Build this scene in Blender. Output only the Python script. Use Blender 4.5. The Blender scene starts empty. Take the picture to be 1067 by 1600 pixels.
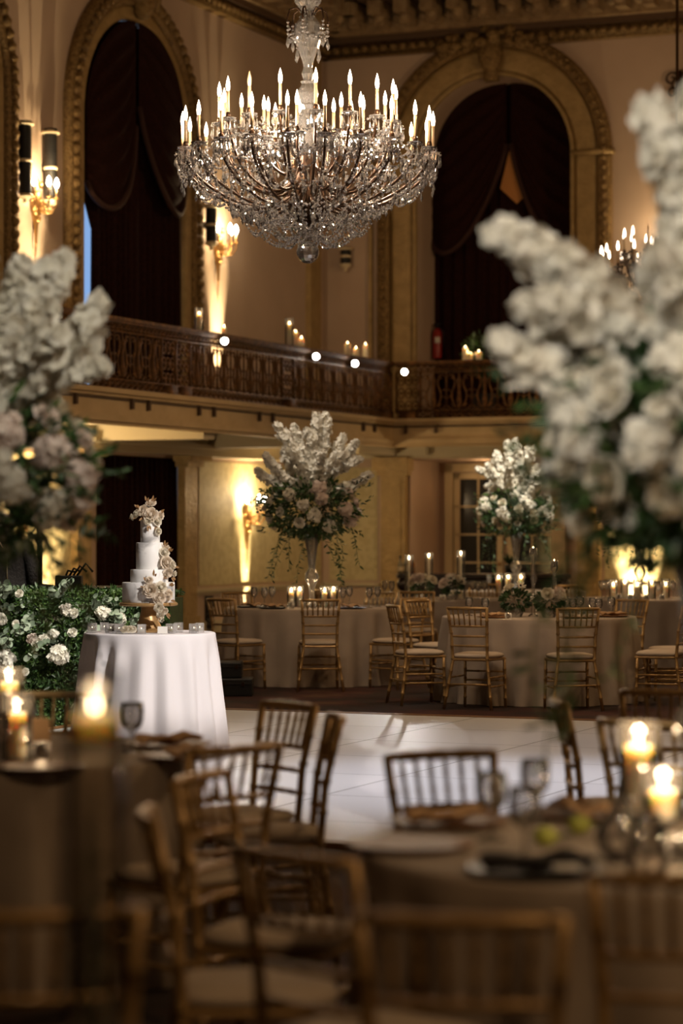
import bpy, math, random
from mathutils import Vector, Matrix, Euler
PI = math.pi
sin, cos = math.sin, math.cos
S = bpy.context.scene
COL = S.collection

# ------------------------------------------------------------------ camera, world, exposure, main lamps
FPX = 3950.0            # focal length in pixels of the 1067 x 1600 frame
HZ = 825.0              # horizon row
HC = 1.60               # eye height
cam_data = bpy.data.cameras.new('camera')
cam = bpy.data.objects.new('camera', cam_data)
COL.objects.link(cam)
cam.location = (0, 0, HC)
cam.rotation_euler = (PI/2, 0, 0)
cam_data.sensor_width = 36.0
cam_data.lens = 36.0*FPX/1600.0
cam_data.shift_y = (HZ-800.0)/1600.0
cam_data.clip_end = 200
cam_data.dof.use_dof = True
cam_data.dof.focus_distance = 18.9
cam_data.dof.aperture_fstop = cam_data.lens/47.0
S.camera = cam
S.view_settings.view_transform = 'Standard'
S.view_settings.look = 'None'
S.view_settings.exposure = 0.0
S.view_settings.gamma = 1.0
S.view_settings.use_curve_mapping = False
S.cycles.max_bounces = 8
S.cycles.diffuse_bounces = 3
S.cycles.glossy_bounces = 3
S.cycles.transmission_bounces = 5
S.cycles.transparent_max_bounces = 24
S.cycles.caustics_reflective = False
S.cycles.caustics_refractive = False
S.cycles.sample_clamp_indirect = 4.0

world = bpy.data.worlds.new('world')
S.world = world
world.use_nodes = True
bg = world.node_tree.nodes['Background']
bg.inputs['Color'].default_value = (1.0, 0.56, 0.31, 1)
bg.inputs['Strength'].default_value = 0.016

TH = math.atan(1647.0/3950.0)     # yaw of the room
cs, sn = cos(TH), sin(TH)
U = Vector((cs, -sn, 0))          # along the far wall, to the right
V = Vector((sn, cs, 0))           # along the left wall, away from the camera
RC = Vector((0.77, 39.5, 0))      # corner of the balcony railing
BW = 2.0                          # balcony depth
C = RC - BW*U + BW*V              # corner of the walls
WARM = (1.0, 0.62, 0.30)
TUNG = (1.0, 0.76, 0.50)
COOL = (0.84, 0.88, 1.0)

def W(px, py, D): return Vector(((px-533.5)/FPX*D, D, HC+(HZ-py)/FPX*D))
def G(px, D, z=0.0): return Vector(((px-533.5)/FPX*D, D, z))
def ls(px, off=0.0):
    k = (px-533.5)/FPX
    return (C.x+off*cs-k*(C.y-off*sn))/(sn-k*cs)
def ft(px, off=0.0):
    k = (px-533.5)/FPX
    return (k*(C.y-off*cs)-C.x+off*sn)/(cs+k*sn)
def LW(s, z, off=0.0): return Vector((C.x-s*sn+off*cs, C.y-s*cs-off*sn, z))
def FW(t, z, off=0.0): return Vector((C.x+t*cs-off*sn, C.y-t*sn-off*cs, z))
def zat(py, D): return HC+(HZ-py)*D/FPX

def lamp(kind, loc, energy, color=WARM, size=0.05, aim=None, cone=60, blend=0.5, parent=None, name='lamp_light'):
    d = bpy.data.lights.new(name, kind)
    d.energy = energy
    d.color = color
    if kind == 'SPOT':
        d.spot_size = math.radians(cone)
        d.spot_blend = blend
    if kind in ('SPOT', 'POINT'):
        d.shadow_soft_size = size
    o = bpy.data.objects.new(name, d)
    COL.objects.link(o)
    o.location = loc
    if aim is not None:
        o.rotation_euler = (Vector(aim)-Vector(loc)).to_track_quat('-Z', 'Y').to_euler()
    if parent is not None: o.parent = parent
    return o

# pin spots in the ceiling and on the balcony: dance floor, cake, flowers, tables; then added foreground fill
lamp('SPOT', (2.4, 15.0, 9.6), 3000, COOL, .15, (0.9, 15.4, 0), 30, 1.0)
lamp('SPOT', (-0.6, 18.5, 9.6), 560, COOL, .15, (0.6, 17.6, 0), 40, 1.0)
lamp('SPOT', (4.1, 11.6, 5.4), 3500, (1, .93, .87), .04, (-1.34, 18.3, .95), 13, .5)
lamp('SPOT', (-1.6, 23.0, 9.0), 2000, (1, .90, .76), .06, (-.3, 26.2, 2.45), 9, .8)
lamp('SPOT', (3.2, 28.6, 9.4), 7000, (1, .92, .76), .06, (2.28, 33.0, 2.3), 14, .7)
lamp('SPOT', (-1.6, 1.6, 5.4), 1500, (1, .92, .78), .05, (.80, 6.5, 2.25), 15, .7)
lamp('SPOT', (1.2, 4.6, 6.0), 1150, (1, .92, .76), .05, (-1.25, 9.25, 2.25), 14, .7)
lamp('SPOT', (-0.9, 16.6, 8.0), 4000, (1, .95, .80), .06, (-2.3, 20.1, .75), 17, .8)
lamp('SPOT', (3.6, 21.0, 9.6), 620, WARM, .2, (2.2, 23.2, 0.5), 40, .9)
lamp('SPOT', (-1.2, 22.6, 9.6), 330, WARM, .2, (-.1, 25.4, 0.4), 30, .9)
lamp('SPOT', (2.4, 1.2, 5.6), 330, WARM, .3, (0.7, 6.0, 0.5), 58, 1.0)  # added soft fill from near the camera for the dim foreground
lamp('SPOT', (0.4, 2.6, 5.6), 110, (1, .78, .50), .1, (1.0, 6.4, 0.85), 16, .9)  # added light to lift the candles and glass on the nearest table
lamp('POINT', (6.5, 12.0, 5.2), 330, WARM, .6)          # the next chandelier, out of the frame
lamp('POINT', (7.5, 31.0, 5.6), 480, WARM, .6)          # another one beyond the frame's right edge

# ------------------------------------------------------------------ materials
def mat(name, color, rough=0.6, metal=0.0, bump=None, noise=None, spec=None, emit=None, coat=None):
    """bump = (scale, strength, distance); noise = (scale, colour2, low, high)"""
    m = bpy.data.materials.new(name)
    m.use_nodes = True
    nt = m.node_tree
    b = nt.nodes['Principled BSDF']
    b.inputs['Base Color'].default_value = (*color, 1)
    b.inputs['Roughness'].default_value = rough
    b.inputs['Metallic'].default_value = metal
    if spec is not None: b.inputs['Specular IOR Level'].default_value = spec
    if coat: b.inputs['Coat Weight'].default_value = coat
    if emit:
        b.inputs['Emission Color'].default_value = (*emit[0], 1)
        b.inputs['Emission Strength'].default_value = emit[1]
    tc = None
    if bump or noise:
        tc = nt.nodes.new('ShaderNodeTexCoord')
    if noise:
        n = nt.nodes.new('ShaderNodeTexNoise')
        n.inputs['Scale'].default_value = noise[0]
        n.inputs['Detail'].default_value = 5
        nt.links.new(tc.outputs['Object'], n.inputs['Vector'])
        r = nt.nodes.new('ShaderNodeValToRGB')
        r.color_ramp.elements[0].position = noise[2]
        r.color_ramp.elements[1].position = noise[3]
        r.color_ramp.elements[0].color = (*color, 1)
        r.color_ramp.elements[1].color = (*noise[1], 1)
        nt.links.new(n.outputs['Fac'], r.inputs['Fac'])
        nt.links.new(r.outputs['Color'], b.inputs['Base Color'])
    if bump:
        n = nt.nodes.new('ShaderNodeTexNoise')
        n.inputs['Scale'].default_value = bump[0]
        n.inputs['Detail'].default_value = 3
        nt.links.new(tc.outputs['Object'], n.inputs['Vector'])
        bp = nt.nodes.new('ShaderNodeBump')
        bp.inputs['Strength'].default_value = bump[1]
        bp.inputs['Distance'].default_value = bump[2]
        nt.links.new(n.outputs['Fac'], bp.inputs['Height'])
        nt.links.new(bp.outputs['Normal'], b.inputs['Normal'])
    return m

def emissive(name, color, strength):
    m = bpy.data.materials.new(name)
    m.use_nodes = True
    nt = m.node_tree
    nt.nodes.clear()
    e = nt.nodes.new('ShaderNodeEmission')
    e.inputs['Color'].default_value = (*color, 1)
    e.inputs['Strength'].default_value = strength
    o = nt.nodes.new('ShaderNodeOutputMaterial')
    nt.links.new(e.outputs[0], o.inputs[0])
    return m

def thin_glass(name, tint=(.93, .93, .93), fres=1.45, base=.04, diffuse=0.0, rough=.03):
    m = bpy.data.materials.new(name)
    m.use_nodes = True
    nt = m.node_tree
    nt.nodes.clear()
    o = nt.nodes.new('ShaderNodeOutputMaterial')
    t = nt.nodes.new('ShaderNodeBsdfTransparent')
    t.inputs[0].default_value = (*tint, 1)
    g = nt.nodes.new('ShaderNodeBsdfGlossy')
    g.inputs['Roughness'].default_value = rough
    f = nt.nodes.new('ShaderNodeFresnel')
    f.inputs['IOR'].default_value = fres
    a = nt.nodes.new('ShaderNodeMath')
    a.operation = 'ADD'
    a.inputs[1].default_value = base
    nt.links.new(f.outputs[0], a.inputs[0])
    mx = nt.nodes.new('ShaderNodeMixShader')
    nt.links.new(a.outputs[0], mx.inputs[0])
    nt.links.new(t.outputs[0], mx.inputs[1])
    nt.links.new(g.outputs[0], mx.inputs[2])
    last = mx
    if diffuse:
        d = nt.nodes.new('ShaderNodeBsdfDiffuse')
        d.inputs[0].default_value = (.9, .86, .82, 1)
        m2 = nt.nodes.new('ShaderNodeMixShader')
        m2.inputs[0].default_value = diffuse
        nt.links.new(mx.outputs[0], m2.inputs[1])
        nt.links.new(d.outputs[0], m2.inputs[2])
        last = m2
    nt.links.new(last.outputs[0], o.inputs[0])
    return m

def petal_mat(name, color, trans=.35):
    m = bpy.data.materials.new(name)
    m.use_nodes = True
    nt = m.node_tree
    nt.nodes.clear()
    o = nt.nodes.new('ShaderNodeOutputMaterial')
    d = nt.nodes.new('ShaderNodeBsdfDiffuse')
    t = nt.nodes.new('ShaderNodeBsdfTranslucent')
    oi = nt.nodes.new('ShaderNodeTexNoise')
    tc = nt.nodes.new('ShaderNodeTexCoord')
    oi.inputs['Scale'].default_value = 14
    nt.links.new(tc.outputs['Object'], oi.inputs['Vector'])
    r = nt.nodes.new('ShaderNodeValToRGB')
    r.color_ramp.elements[0].position = .3
    r.color_ramp.elements[1].position = .7
    r.color_ramp.elements[0].color = (color[0]*.86, color[1]*.84, color[2]*.78, 1)
    r.color_ramp.elements[1].color = (*color, 1)
    nt.links.new(oi.outputs['Fac'], r.inputs['Fac'])
    nt.links.new(r.outputs[0], d.inputs[0])
    nt.links.new(r.outputs[0], t.inputs[0])
    mx = nt.nodes.new('ShaderNodeMixShader')
    mx.inputs[0].default_value = trans
    nt.links.new(d.outputs[0], mx.inputs[1])
    nt.links.new(t.outputs[0], mx.inputs[2])
    nt.links.new(mx.outputs[0], o.inputs[0])
    return m

M = {}
M['wall'] = mat('wall_paint', (.56, .42, .315), .75, bump=(60, .15, .01), noise=(1.2, (.49, .365, .27), .35, .7))
M['damask'] = mat('wall_fabric', (.60, .52, .30), .7, noise=(9, (.52, .44, .24), .45, .55))
M['wains'] = mat('wainscot', (.52, .45, .30), .6)
M['gilt'] = mat('gilded_plaster', (.30, .19, .07), .5, .35, bump=(26, .9, .05), noise=(18, (.17, .10, .035), .4, .65))
M['gold_trim'] = mat('gold_plaster', (.45, .31, .135), .55, .2, bump=(16, .6, .03), noise=(6, (.34, .23, .09), .35, .7))
M['cornice'] = mat('cornice_plaster', (.36, .25, .13), .65, .1, bump=(20, .5, .03), noise=(7, (.22, .14, .07), .35, .7))
M['corn_dark'] = mat('shadow_and_cable_paint', (.09, .05, .025), .7)  # shade of the cornice gaps as dark colour; the fascia cable shares it
M['ceiling'] = mat('ceiling_plaster', (.36, .28, .17), .8, noise=(2, (.28, .21, .12), .4, .65))
M['fascia'] = mat('balcony_plaster', (.62, .46, .25), .6, noise=(3, (.54, .39, .20), .4, .7))
M['soffit'] = mat('soffit_plaster', (.60, .52, .36), .7)
M['bronze'] = mat('balustrade_bronze', (.105, .046, .012), .55, .4, bump=(45, .5, .02), noise=(12, (.29, .13, .032), .45, .75))
M['velvet'] = mat('velvet_curtain', (.026, .0065, .0045), .85, noise=(30, (.015, .004, .003), .4, .6), spec=.12)
M['velvet_trim'] = mat('curtain_fringe', (.040, .012, .007), .8, bump=(90, .8, .01))
M['amber'] = mat('amber_lining', (.50, .22, .06), .7)
M['dusk'] = emissive('dusk_window_glass', (.32, .55, 1.0), .75)
M['dark_pane'] = mat('dark_door_glass', (.020, .022, .028), .08)
M['door'] = mat('door_paint', (.55, .45, .28), .5)
M['black'] = mat('black_paint', (.007, .0065, .0065), .5)
M['ribbed'] = mat('black_ribbed_grille', (.006, .006, .006), .7)
M['black_cloth'] = mat('black_cloth', (.020, .016, .017), .8, bump=(40, .5, .02))
M['cap'] = mat('cream_cap', (.72, .60, .40), .5)
M['brass'] = mat('brass', (.42, .24, .09), .35, .9)
M['iron'] = mat('dark_bronze', (.055, .028, .014), .35, .8)
M['chair'] = mat('gilded_chair_wood', (.42, .265, .105), .36, .35, noise=(22, (.31, .185, .07), .4, .7))
M['cushion'] = mat('ivory_cushion', (.62, .52, .42), .85, bump=(120, .25, .004))
M['linen'] = mat('taupe_linen', (.43, .355, .29), .8, bump=(170, .35, .004), noise=(3, (.37, .30, .245), .4, .65))
M['white_cloth'] = mat('white_cloth', (.80, .77, .79), .75, bump=(200, .15, .003))
M['bar'] = mat('dark_bar_wood', (.022, .012, .008), .35)
M['petal'] = petal_mat('white_petals', (.86, .83, .76))
M['petal2'] = petal_mat('cream_petals', (.84, .78, .66))
M['blush'] = petal_mat('blush_petals', (.80, .69, .64))
M['peach'] = petal_mat('dried_peach_petals', (.85, .75, .63))
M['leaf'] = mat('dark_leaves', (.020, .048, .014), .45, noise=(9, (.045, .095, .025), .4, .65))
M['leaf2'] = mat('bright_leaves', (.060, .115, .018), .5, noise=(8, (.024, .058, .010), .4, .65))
M['euca'] = mat('eucalyptus_leaves', (.21, .255, .18), .55, noise=(9, (.13, .18, .12), .4, .65))
M['bronze_leaf'] = mat('dried_leaves', (.30, .16, .06), .6)
M['stem'] = mat('green_stem', (.05, .10, .03), .6)
M['anem'] = mat('anemone_centre', (.008, .008, .012), .6)
M['wax'] = mat('candle_wax', (.92, .79, .60), .5)
for k_, v_ in (('Subsurface Weight', 1.0), ('Subsurface Radius', (.8, .63, .45)), ('Subsurface Scale', .06)): M['wax'].node_tree.nodes['Principled BSDF'].inputs[k_].default_value = v_
M['wax_plain'] = mat('unlit_wax', (.78, .66, .46), .5)
M['wick'] = mat('wick', (.01, .008, .006), .9)
M['flame'] = emissive('candle_flame', (1.0, .72, .40), 22)
M['bulb'] = emissive('bulb_glow', (1.0, .80, .58), 9)
M['sconce_bulb'] = emissive('sconce_bulb_glow', (1.0, .86, .68), 30)
M['lens'] = emissive('spotlight_lens_glow', (1.0, .95, .88), 40)
M['bulb_off'] = mat('unlit_bulb', (.62, .46, .30), .25)
M['sleeve'] = mat('candle_sleeve', (.40, .27, .15), .5)
M['glass'] = thin_glass('clear_glass', (.98, .98, .98), 1.45, .02, .035)
M['goblet'] = thin_glass('cut_glass', (.95, .94, .93), 1.5, .08, .07, .05)
M['glass_clear'] = thin_glass('very_clear_glass', (.985, .98, .97), 1.4, .02, 0)
M['votive_glass'] = thin_glass('frosted_cube_glass', (.95, .95, .95), 1.45, .06, .22, .05)
M['vase'] = thin_glass('vase_glass', (.90, .89, .86), 1.6, .14, .12, .05)
M['crystal'] = thin_glass('crystal', (.78, .72, .70), 1.75, .34, .11, .02)
M['water'] = thin_glass('water', (.99, .97, .92), 1.06, .0, .02)
M['plate'] = mat('wooden_charger', (.25, .12, .045), .45, noise=(14, (.16, .07, .025), .4, .65))
M['napkin'] = mat('tan_napkin', (.52, .33, .18), .85)
M['dark_plate'] = mat('charcoal_plate', (.022, .020, .022), .35)
M['white'] = mat('white_china', (.78, .75, .70), .3)
M['lime'] = mat('lime_skin', (.42, .45, .08), .45)
M['stand'] = mat('wood_gold_stand', (.42, .25, .10), .35, .35)
M['red'] = mat('red_paint', (.30, .018, .014), .35)
M['amber_glass'] = mat('amber_liquor', (.32, .09, .015), .12)
M['clear_bottle'] = thin_glass('bottle_glass', (.66, .70, .62), 1.5, .08, .12)

def carpet_mat():
    m = mat('carpet', (.050, .012, .008), .95)
    nt = m.node_tree
    b = nt.nodes['Principled BSDF']
    tc = nt.nodes.new('ShaderNodeTexCoord')
    v = nt.nodes.new('ShaderNodeTexVoronoi')
    v.inputs['Scale'].default_value = 1.6
    v.distance = 'CHEBYCHEV'
    nt.links.new(tc.outputs['Object'], v.inputs['Vector'])
    n = nt.nodes.new('ShaderNodeTexNoise')
    n.inputs['Scale'].default_value = 7
    n.inputs['Detail'].default_value = 4
    nt.links.new(tc.outputs['Object'], n.inputs['Vector'])
    ad = nt.nodes.new('ShaderNodeMath')
    ad.operation = 'MULTIPLY'
    nt.links.new(v.outputs['Distance'], ad.inputs[0])
    nt.links.new(n.outputs['Fac'], ad.inputs[1])
    r = nt.nodes.new('ShaderNodeValToRGB')
    e = r.color_ramp.elements
    e[0].position = .05
    e[0].color = (.075, .035, .015, 1)
    e[1].position = .30
    e[1].color = (.016, .006, .005, 1)
    x = e.new(.14)
    x.color = (.045, .007, .005, 1)
    nt.links.new(ad.outputs[0], r.inputs['Fac'])
    nt.links.new(r.outputs[0], b.inputs['Base Color'])
    return m

def tile_mat():
    m = mat('dance_floor_panels', (.80, .79, .80), .30)
    nt = m.node_tree
    b = nt.nodes['Principled BSDF']
    tc = nt.nodes.new('ShaderNodeTexCoord')
    br = nt.nodes.new('ShaderNodeTexBrick')
    br.offset = 0.0
    br.inputs['Color1'].default_value = (.80, .79, .80, 1)
    br.inputs['Color2'].default_value = (.74, .73, .75, 1)
    br.inputs['Mortar'].default_value = (.10, .09, .09, 1)
    br.inputs['Scale'].default_value = 1.0
    br.inputs['Mortar Size'].default_value = .006
    br.inputs['Mortar Smooth'].default_value = 0.0
    br.inputs['Brick Width'].default_value = 1.22
    br.inputs['Row Height'].default_value = 1.22
    nt.links.new(tc.outputs['Object'], br.inputs['Vector'])
    nt.links.new(br.outputs['Color'], b.inputs['Base Color'])
    return m

def icing_mat():
    m = mat('marbled_icing', (.84, .82, .79), .55)
    nt = m.node_tree
    b = nt.nodes['Principled BSDF']
    tc = nt.nodes.new('ShaderNodeTexCoord')
    n = nt.nodes.new('ShaderNodeTexNoise')
    n.inputs['Scale'].default_value = 5.0
    n.inputs['Detail'].default_value = 4
    n.inputs['Distortion'].default_value = .6
    nt.links.new(tc.outputs['Object'], n.inputs['Vector'])
    r = nt.nodes.new('ShaderNodeValToRGB')
    e = r.color_ramp.elements
    e[0].position = .52
    e[0].color = (.84, .82, .79, 1)
    e[1].position = .66
    e[1].color = (.20, .19, .19, 1)
    nt.links.new(n.outputs['Fac'], r.inputs['Fac'])
    nt.links.new(r.outputs[0], b.inputs['Base Color'])
    return m
M['carpet'] = carpet_mat()
M['tiles'] = tile_mat()
M['icing'] = icing_mat()

# ------------------------------------------------------------------ mesh helpers
CH = {}
class MB:
    def __init__(self):
        self.v, self.f = [], []
    def add(self, vs, fs):
        k = len(self.v)
        self.v.extend([tuple(a) for a in vs])
        self.f.extend([tuple(i+k for i in f) for f in fs])
        return self
    def box(self, c, size, ax=None):
        c = Vector(c)
        hx, hy, hz = size[0]/2, size[1]/2, size[2]/2
        X, Y, Z = ax or (Vector((1, 0, 0)), Vector((0, 1, 0)), Vector((0, 0, 1)))
        vs = [c+X*(hx*a)+Y*(hy*b)+Z*(hz*d) for d in (-1, 1) for b in (-1, 1) for a in (-1, 1)]
        return self.add(vs, [(0, 2, 3, 1), (4, 5, 7, 6), (0, 1, 5, 4), (2, 6, 7, 3), (0, 4, 6, 2), (1, 3, 7, 5)])
    def tube(self, pts, r, n=8, caps=True):
        pts = [Vector(p) for p in pts]
        m = len(pts)
        rs = r if isinstance(r, (list, tuple)) else [r]*m
        vs, fs = [], []
        up = None
        for i, p in enumerate(pts):
            t = (pts[min(i+1, m-1)]-pts[max(i-1, 0)])
            if t.length < 1e-9: t = Vector((0, 0, 1))
            t.normalize()
            if up is None:
                up = Vector((0, 0, 1)) if abs(t.z) < .9 else Vector((1, 0, 0))
            a = (up-t*up.dot(t))
            if a.length < 1e-6: a = t.orthogonal()
            a.normalize()
            up = a
            b = t.cross(a)
            for k in range(n):
                q = 2*PI*k/n
                vs.append(p+(a*cos(q)+b*sin(q))*rs[i])
        for i in range(m-1):
            for k in range(n):
                k2 = (k+1) % n
                fs.append((i*n+k, i*n+k2, (i+1)*n+k2, (i+1)*n+k))
        if caps:
            fs.append(tuple(range(n-1, -1, -1)))
            fs.append(tuple((m-1)*n+k for k in range(n)))
        return self.add(vs, fs)
    def lathe(self, prof, n=20, o=(0, 0, 0), caps=True):
        o = Vector(o)
        vs, fs = [], []
        m = len(prof)
        for r, z in prof:
            for k in range(n):
                q = 2*PI*k/n
                vs.append(o+Vector((r*cos(q), r*sin(q), z)))
        for i in range(m-1):
            for k in range(n):
                k2 = (k+1) % n
                fs.append((i*n+k, i*n+k2, (i+1)*n+k2, (i+1)*n+k))
        if caps:
            if prof[0][0] > 1e-4: fs.append(tuple(range(n-1, -1, -1)))
            if prof[-1][0] > 1e-4: fs.append(tuple((m-1)*n+k for k in range(n)))
        return self.add(vs, fs)
    def sphere(self, c, r, nu=12, nv=8, sc=(1, 1, 1)):
        c = Vector(c)
        prof = [(max(1e-5, sin(PI*i/nv)), -cos(PI*i/nv)) for i in range(nv+1)]
        t = MB().lathe(prof, nu, caps=False)
        return self.add([c+Vector((x*r*sc[0], y*r*sc[1], z*r*sc[2])) for x, y, z in t.v], t.f)
    def bead(self, c, r, h=None, n=6):
        c = Vector(c)
        h = h or r
        q0 = random.random()*PI
        vs = [c+Vector((0, 0, -h)), c+Vector((0, 0, h))]+[c+Vector((r*cos(q0+2*PI*k/n), r*sin(q0+2*PI*k/n), 0)) for k in range(n)]
        fs = []
        for k in range(n):
            a, b = 2+k, 2+(k+1) % n
            fs += [(0, b, a), (1, a, b)]
        return self.add(vs, fs)
    def drop(self, c, r, h, n=6):
        """a crystal drop hanging from c"""
        c = Vector(c)
        vs = [c, c+Vector((0, 0, -h))]+[c+Vector((r*cos(2*PI*k/n), r*sin(2*PI*k/n), -h*.68)) for k in range(n)]
        fs = []
        for k in range(n):
            a, b = 2+k, 2+(k+1) % n
            fs += [(0, a, b), (1, b, a)]
        return self.add(vs, fs)
    def merge(self, o, mtx=None):
        if mtx is None: return self.add(o.v, o.f)
        return self.add([mtx @ Vector(p) for p in o.v], o.f)
    def grid(self, rows):
        n = len(rows[0])
        k = [p for r in rows for p in r]
        fs = [(i*n+j, i*n+j+1, (i+1)*n+j+1, (i+1)*n+j) for i in range(len(rows)-1) for j in range(n-1)]
        return self.add(k, fs)
    def build(self, name, m, parent=None, smooth=True, loc=None):
        me = bpy.data.meshes.new(name)
        me.from_pydata(self.v, [], self.f)
        if smooth and me.polygons:
            me.polygons.foreach_set('use_smooth', [True]*len(me.polygons))
        me.materials.append(M[m] if isinstance(m, str) else m)
        me.update()
        o = bpy.data.objects.new(name, me)
        COL.objects.link(o)
        if parent is not None:
            o.parent = parent
            CH.setdefault(parent.name, []).append(o)
        if loc is not None: o.location = loc
        return o

def sharp(o, ang=35):
    """smooth shading with sharp edges above ang"""
    me = o.data
    try:
        me.set_sharp_from_angle(angle=math.radians(ang))
    except Exception:
        pass
    return o
def bevel(o, w, seg=2):
    b = o.modifiers.new('bevel', 'BEVEL')
    b.width = w
    b.segments = seg
    b.limit_method = 'ANGLE'
    return o
def empty(name, loc=(0, 0, 0), rz=0.0):
    o = bpy.data.objects.new(name, None)
    o.empty_display_size = .1
    COL.objects.link(o)
    o.location = loc
    o.rotation_euler = (0, 0, rz)
    return o
def tag(o, label=None, cat=None, group=None, kind=None):
    if label: o['label'] = label
    if cat: o['category'] = cat
    if group: o['group'] = group
    if kind: o['kind'] = kind
    return o
def copy_tree(o, parent=None):
    c = o.copy()
    COL.objects.link(c)
    if parent is not None:
        c.parent = parent
        CH.setdefault(parent.name, []).append(c)
    for ch in CH.get(o.name, []): copy_tree(ch, c)
    return c
def struct(mb, name, m, smooth=False):
    o = mb.build(name, m, smooth=smooth)
    o['kind'] = 'structure'
    return o
ORD = ['first', 'second', 'third', 'fourth', 'fifth', 'sixth', 'seventh', 'eighth', 'ninth', 'tenth', 'eleventh', 'twelfth']
def basis(axis):
    a = Vector(axis).normalized()
    b = a.orthogonal().normalized()
    return a, b, a.cross(b)
def look_mtx(loc, axis, roll=0.0, scale=1.0):
    q = Vector(axis).to_track_quat('Z', 'Y').to_matrix().to_4x4()
    return Matrix.Translation(Vector(loc)) @ q @ Matrix.Rotation(roll, 4, 'Z') @ Matrix.Scale(scale, 4)

AXL = (V, U, Vector((0, 0, 1)))      # box axes: along left wall, out of it, up
AXF = (U, V, Vector((0, 0, 1)))      # box axes: along far wall, into it, up
def lbox(mb, s0, s1, z0, z1, o0, o1):
    return mb.box(LW((s0+s1)/2, (z0+z1)/2, (o0+o1)/2), (abs(s1-s0), abs(o1-o0), z1-z0), AXL)
def fbox(mb, t0, t1, z0, z1, o0, o1):
    return mb.box(FW((t0+t1)/2, (z0+z1)/2, (o0+o1)/2), (abs(t1-t0), abs(o1-o0), z1-z0), AXF)

# ------------------------------------------------------------------ setting: floor, ceiling
SMAX, TMAX = 17.0, 13.0
fl = MB()
fl.add([(-9, 1.5, 0), (9, 1.5, 0), (14, 44, 0), (-9, 44, 0)], [(0, 1, 2, 3)])
struct(fl, 'floor', 'carpet')
cl = MB()
cl.add([(-9, 3, 10.32), (12, 3, 10.32), (16, 46, 10.32), (-9, 46, 10.32)], [(0, 3, 2, 1)])
for o0 in (1.5, 2.3):
    lbox(cl, -.0+o0, SMAX, 10.16, 10.32, o0, o0+.14)
    fbox(cl, o0, TMAX, 10.16, 10.32, o0, o0+.14)
struct(cl, 'ceiling', 'ceiling')

# ------------------------------------------------------------------ walls with openings
ZB, ZS, ZT, ZF = 3.30, 2.90, 10.32, 3.30
def wall_with_arch(mb, P, a0, a1, z0, z1, arches):
    """a wall plane P(a, z) from a0 to a1 with arched openings (b0, b1, zbase, zspring) sorted by a"""
    a = a0
    for (b0, b1, zb, zs) in arches:
        mb.add([P(a, z0), P(b0, z0), P(b0, z1), P(a, z1)], [(0, 1, 2, 3)])
        if zb > z0:
            mb.add([P(b0, z0), P(b1, z0), P(b1, zb), P(b0, zb)], [(0, 1, 2, 3)])
        r, m, n = (b1-b0)/2, (b0+b1)/2, 28
        for i in range(n):
            q0, q1 = PI*(1-i/n), PI*(1-(i+1)/n)
            x0, y0, x1, y1 = m+r*cos(q0), zs+r*sin(q0), m+r*cos(q1), zs+r*sin(q1)
            mb.add([P(x0, y0), P(x1, y1), P(x1, z1), P(x0, z1)], [(0, 1, 2, 3)])
        a = b1
    mb.add([P(a, z0), P(a1, z0), P(a1, z1), P(a, z1)], [(0, 1, 2, 3)])
def arch_path(b0, b1, zb, zs, n=30):
    r, m = (b1-b0)/2, (b0+b1)/2
    pts = [(b0, zb+(zs-zb)*i/8, (-1, 0)) for i in range(8)]
    pts += [(m-r*cos(PI*i/n), zs+r*sin(PI*i/n), (-cos(PI*i/n), sin(PI*i/n))) for i in range(n+1)]
    pts += [(b1, zs-(zs-zb)*i/8, (1, 0)) for i in range(1, 9)]
    return pts
def arch_band(mb, P, b0, b1, zb, zs, r0, r1, o0, o1, ribs=None):
    """moulding that follows an arch between r0 and r1 outside the opening, from o0 to o1 out of the wall"""
    prof = [(r0, o0), (r0, o1), (r0+(r1-r0)*.2, o1+.025), (r0+(r1-r0)*.5, o1), (r1-(r1-r0)*.2, o1+.025), (r1, o1*.8), (r1, o0)]
    rows = []
    for (a, z, d) in arch_path(b0, b1, zb, zs):
        rows.append([P(a+d[0]*r, z+d[1]*r, o) for r, o in prof])
    mb.grid(rows)
    if ribs:
        path = arch_path(b0, b1, zb, zs, 60)
        acc, last = 0, None
        rm = (r0+r1)/2
        for (a, z, d) in path:
            p = Vector((a+d[0]*rm, z+d[1]*rm))
            if last is not None:
                seg = (p-last).length
                k = 0
                while acc+seg >= ribs:
                    f = (ribs-acc)/seg
                    q = last.lerp(p, f)
                    mb.sphere(P(q.x, q.y, o1+.02), (r1-r0)*.25, 7, 5)
                    last = q
                    seg = (p-last).length
                    acc = 0
                    k += 1
                    if k > 50: break
                acc += seg
            last = p

ARL = [(5.31, 8.41), (10.76, 13.86)]          # arched windows along the left wall
ZSP = 7.22                                    # springing of the left arches
PLw = lambda s, z, o=0: LW(s, z, o)
PFw = lambda t, z, o=0: FW(t, z, o)
wl = MB()
wall_with_arch(wl, PLw, 0, SMAX, ZB, ZT, [(a, b, ZB, ZSP) for a, b in ARL])
LWIN = (ls(284), ls(150))                     # tall curtained opening under the balcony
wl.add([LW(0, 0), LW(LWIN[0], 0), LW(LWIN[0], ZB), LW(0, ZB)], [(0, 1, 2, 3)])
wl.add([LW(LWIN[0], 2.62), LW(LWIN[1], 2.62), LW(LWIN[1], ZB), LW(LWIN[0], ZB)], [(0, 1, 2, 3)])
wl.add([LW(LWIN[1], 0), LW(SMAX, 0), LW(SMAX, ZB), LW(LWIN[1], ZB)], [(0, 1, 2, 3)])
struct(wl, 'wall_left', 'wall')

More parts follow.
